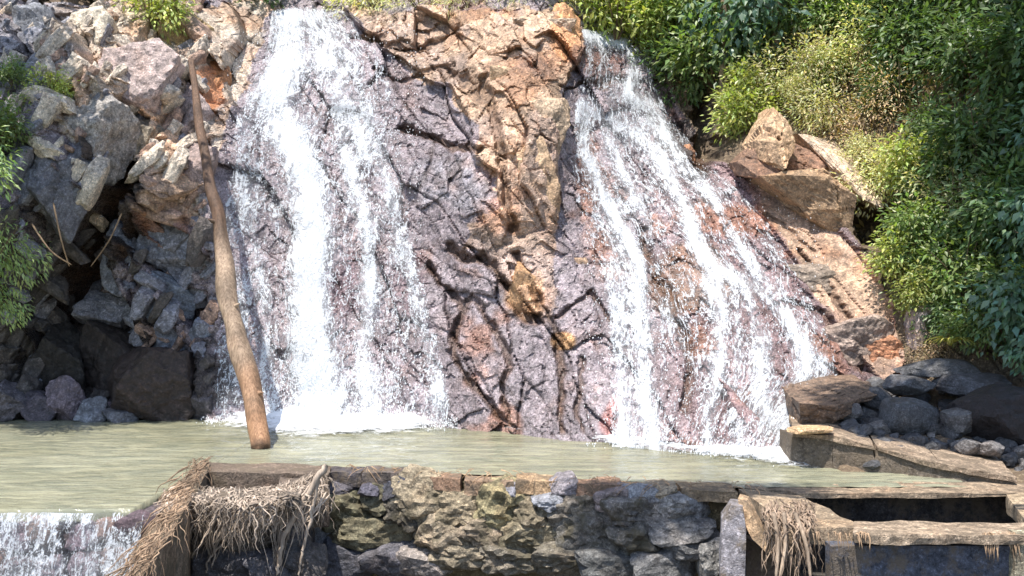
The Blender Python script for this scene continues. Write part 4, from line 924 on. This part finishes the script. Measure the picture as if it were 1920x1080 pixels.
for i in range(24):
    while True:
        px, py = random.uniform(1430, 1950), random.uniform(-20, 600)
        if inpoly(np.array([px]), np.array([py]), [(1480,-20),(1500,120),(1640,200),(1720,330),(1700,480),(1780,600),(1960,640),(1960,-20)])[0]: break
    shrub(random.choice(['dark', 'dark', 'mid']) if px > 1650 else random.choice(['pale', 'mid', 'dry', 'mid']), px, py, random.uniform(38, 55), 'one of the small leafy bushes merged into the green slope at right', -.25, group='small bushes merged on the right slope')
for i in range(60):    # further bushes covering the slope outside and at the top
    px = random.uniform(1420, 2250); py = random.uniform(-420, 620)
    if px < 1950 and py > -40: continue
    shrub(random.choice(['dark', 'dark', 'mid', 'blue']), px, py, random.uniform(70, 110), 'one of the dark green bushes covering the hillside beyond the picture edge', -.4, group='bushes on the upper hillside')
for i in range(26):
    px = random.uniform(-300, 1420); py = random.uniform(-300, -40)
    shrub(random.choice(['dark', 'mid', 'grass']), px, py, random.uniform(70, 110), 'one of the green bushes on the slope above the rock face', -.1, group='bushes above the rock face')
# low ground cover on the hillside so soil shows only in gaps
n = 9000; a = RG.uniform(1230, 2100, n); b = RG.uniform(-120, 640, n); ok = inpoly(a, b, [(1240,-120),(1280,190),(1400,200),(1600,270),(1660,470),(1700,580),(1880,680),(2100,680),(2100,-120)])
x, y, z = onface(a[ok], b[ok]); r = RG; m = len(x)
P0 = np.stack([x, FS(x, z)-.02, z], 1); d = r.normal(0, 1, (m, 3))+np.array([0, -.8, .6]); d /= np.linalg.norm(d, axis=1)[:, None]; s_ = np.cross(d, r.normal(size=(m, 3))); s_ /= np.linalg.norm(s_, axis=1)[:, None]; L = r.uniform(.05, .16, (m, 1))
v = np.stack([P0, P0+d*L*.45+s_*L*.22, P0+d*L, P0+d*L*.45-s_*L*.22], 1).reshape(-1, 3); tn = r.uniform(.5, 1.4, m); cc = np.repeat(np.stack([tn, tn*.95, tn*.7], 1), 4, 0)
tag(link('ground_cover', mesh_np('ground_cover', v, np.arange(4*m).reshape(-1, 4), L_DRY, cc)), kind='stuff')
# spiky yellow plant
def spiky(px, py, Y, R, n, mat, label, seed):
    r_ = np.random.default_rng(seed); o = thing('spiky_plant', label, 'plant', W(px, py, Y))
    for i in range(n):
        a = r_.uniform(0, 6.28); out = np.array([math.cos(a), math.sin(a)*.8-.2, 0]); t = np.linspace(0, 1, 6)[:, None]; ln = R*r_.uniform(.7, 1.2)
        p = out*ln*t+np.array([0, 0, 1])*(ln*(1.1*t-1.0*t*t)); wv = (.016*(1-t**1.5)+.001); sd = np.cross(out, (0, 0, 1)); 
        v = np.concatenate([p+sd*wv, p+np.array([0, 0, -.004]), p-sd*wv]); f = [(i_, i_+1, 7+i_, 6+i_) for i_ in range(5)]+[(6+i_, 7+i_, 13+i_, 12+i_) for i_ in range(5)]
        g = r_.uniform(.8, 1.3); link('leaf', mesh_np('leaf', v, f, mat, np.full((18, 3), g)), o)
spiky(1782, 648, 11.4, .32, 34, leaf_mat('leaf_straw', (.55, .50, .14)), 'yellow spiky plant with arching striped leaves above the rubble heap', 3)
# slender trunk, top right
def tree(px, ptop, pbot, Y, rad, label, crown=None):
    b = face_y(px, pbot, -.1); Y = b[1]; tp = W(px-4, ptop, Y+.3); o = thing('slender_tree', label, 'tree', b)
    mid = (b+tp)/2+np.array([.05, 0, 0]); p, r = smooth_path([b, mid, tp], [rad, rad*.9, rad*.75], 24)
    link('trunk', tubes_mesh('trunk', [(p, r, (1, 1, 1))], M_BARK, 12, .12, True, b), o)
    for k in range(3):
        fo, _ = proto('dark')[k]; c = link('crown', fo, o); c.location = tp-b+np.array([random.uniform(-.9, .9), random.uniform(-.6, .6), random.uniform(-.1, .7)]); c.scale = (1.1, 1.1, .9)
tree(1450, -330, 130, 14.8, .075, 'slender pale barked tree trunk rising at the top edge right of centre')
tree(1352, -300, 200, 15.4, .06, 'thin dark trunk half hidden in the bushes right of the cascade head')
# fine hanging twigs on the left wall
for i, pts in enumerate([[(100,380,12.4),(115,450,12.4),(130,500,12.6)],[(228,400,13.2),(205,450,13.2),(170,500,13.3)],[(60,420,12.3),(95,470,12.3),(135,497,12.5)]]):
    p, r = smooth_path([W(*q) for q in pts], [.012, .010, .006], 16); o = link('twig', tubes_mesh('twig', [(p, r, (2., 2., 2.))], M_TWIG, 6, .1, True, p[0]), None, p[0])
    tag(o, ['thin bare twig hanging below the feathery shrub at the left edge', 'pale thin root slanting across the long dark cleft', 'thin arching twig at the tip of the feathery shrub'][i], 'twig')

# trees that stand beside the frame; their crowns shade the left wall, the rubble heap and parts of the weir
SHM = [(leaves('foliage', 3000, L_DARK, 900+k, .17, (1, .8, .8), 30, .5, .5), None) for k in range(2)]
def shade_tree(label, base, clumps, rad=.16):
    o = thing('overhanging_tree', label, 'tree', base); base = np.array(base, float)
    top_ = np.array([base[0]*.96+clumps[0][0]*.04, base[1]*.9+clumps[0][1]*.1, clumps[0][2]-.8])
    its = []; p, r = smooth_path([base, (base+top_)/2+np.array([.1, .1, 0]), top_], [rad, rad*.8, rad*.6], 20); its.append((p, r, (1, 1, 1)))
    link('trunk', tubes_mesh('trunk', its, M_BARK, 10, .1, True, base), o)
    for (x, y, z, sx, sy, sz) in clumps:
        p, r = smooth_path([top_-np.array([0, 0, .4]), (top_+np.array([x, y, z]))/2+np.array([0, 0, .2]), (x, y, z)], [rad*.5, rad*.35, .03], 12)
        link('branch', tubes_mesh('branch', [(p, r, (1, 1, 1))], M_BARK, 7, .1, True, base), o)
        c = link('crown', SHM[len(o.children) % 2][0], o); c.location = np.array([x, y, z])-base; c.scale = (sx, sy, sz)
shade_tree('tree left of the picture whose crown shades the lower left rocks', (-10.5, 10.5, -.5), [(-9.3, 11.8, 8, 1.5, .75, .6), (-7.9, 11.7, 8, 1.3, .75, .6), (-6.6, 11.9, 8.1, 1.1, .7, .5), (-5.8, 11.8, 8., .7, .6, .4), (-8.1, 12.9, 8.2, 1.2, .9, .6), (-7.4, 11.2, 8.4, 1.2, .6, .5)])
shade_tree('tree right of the picture whose crown shades the rubble heap', (9.5, 9., -.5), [(5.5, 10.6, 8.2, 1.5, 1.2, .7), (4.1, 8.7, 8, 1.2, .9, .6), (2.6, 8.5, 7.9, 1., .7, .5), (3.4, 8.2, 7.8, .9, .6, .5), (4.9, 8.1, 7.9, .9, .6, .5), (5.4, 9., 8., 1.3, 1.1, .6), (6.6, 11.6, 8.8, 1.1, .8, .5)])
shade_tree('tree in front of the pool whose boughs shade parts of the weir', (6.5, 4.5, -1.4), [(.2, 6.6, 8, .75, .38, .4), (-.6, 6.6, 8.1, .7, .34, .4), (3., 4.5, 8, .9, .55, .4), (4.2, 4.4, 8.2, .9, .55, .4)])

print('TRIS', sum(len(m.polygons)*(2 if len(m.polygons) and m.polygons[0].loop_total == 4 else 1) for m in bpy.data.meshes if m.users))
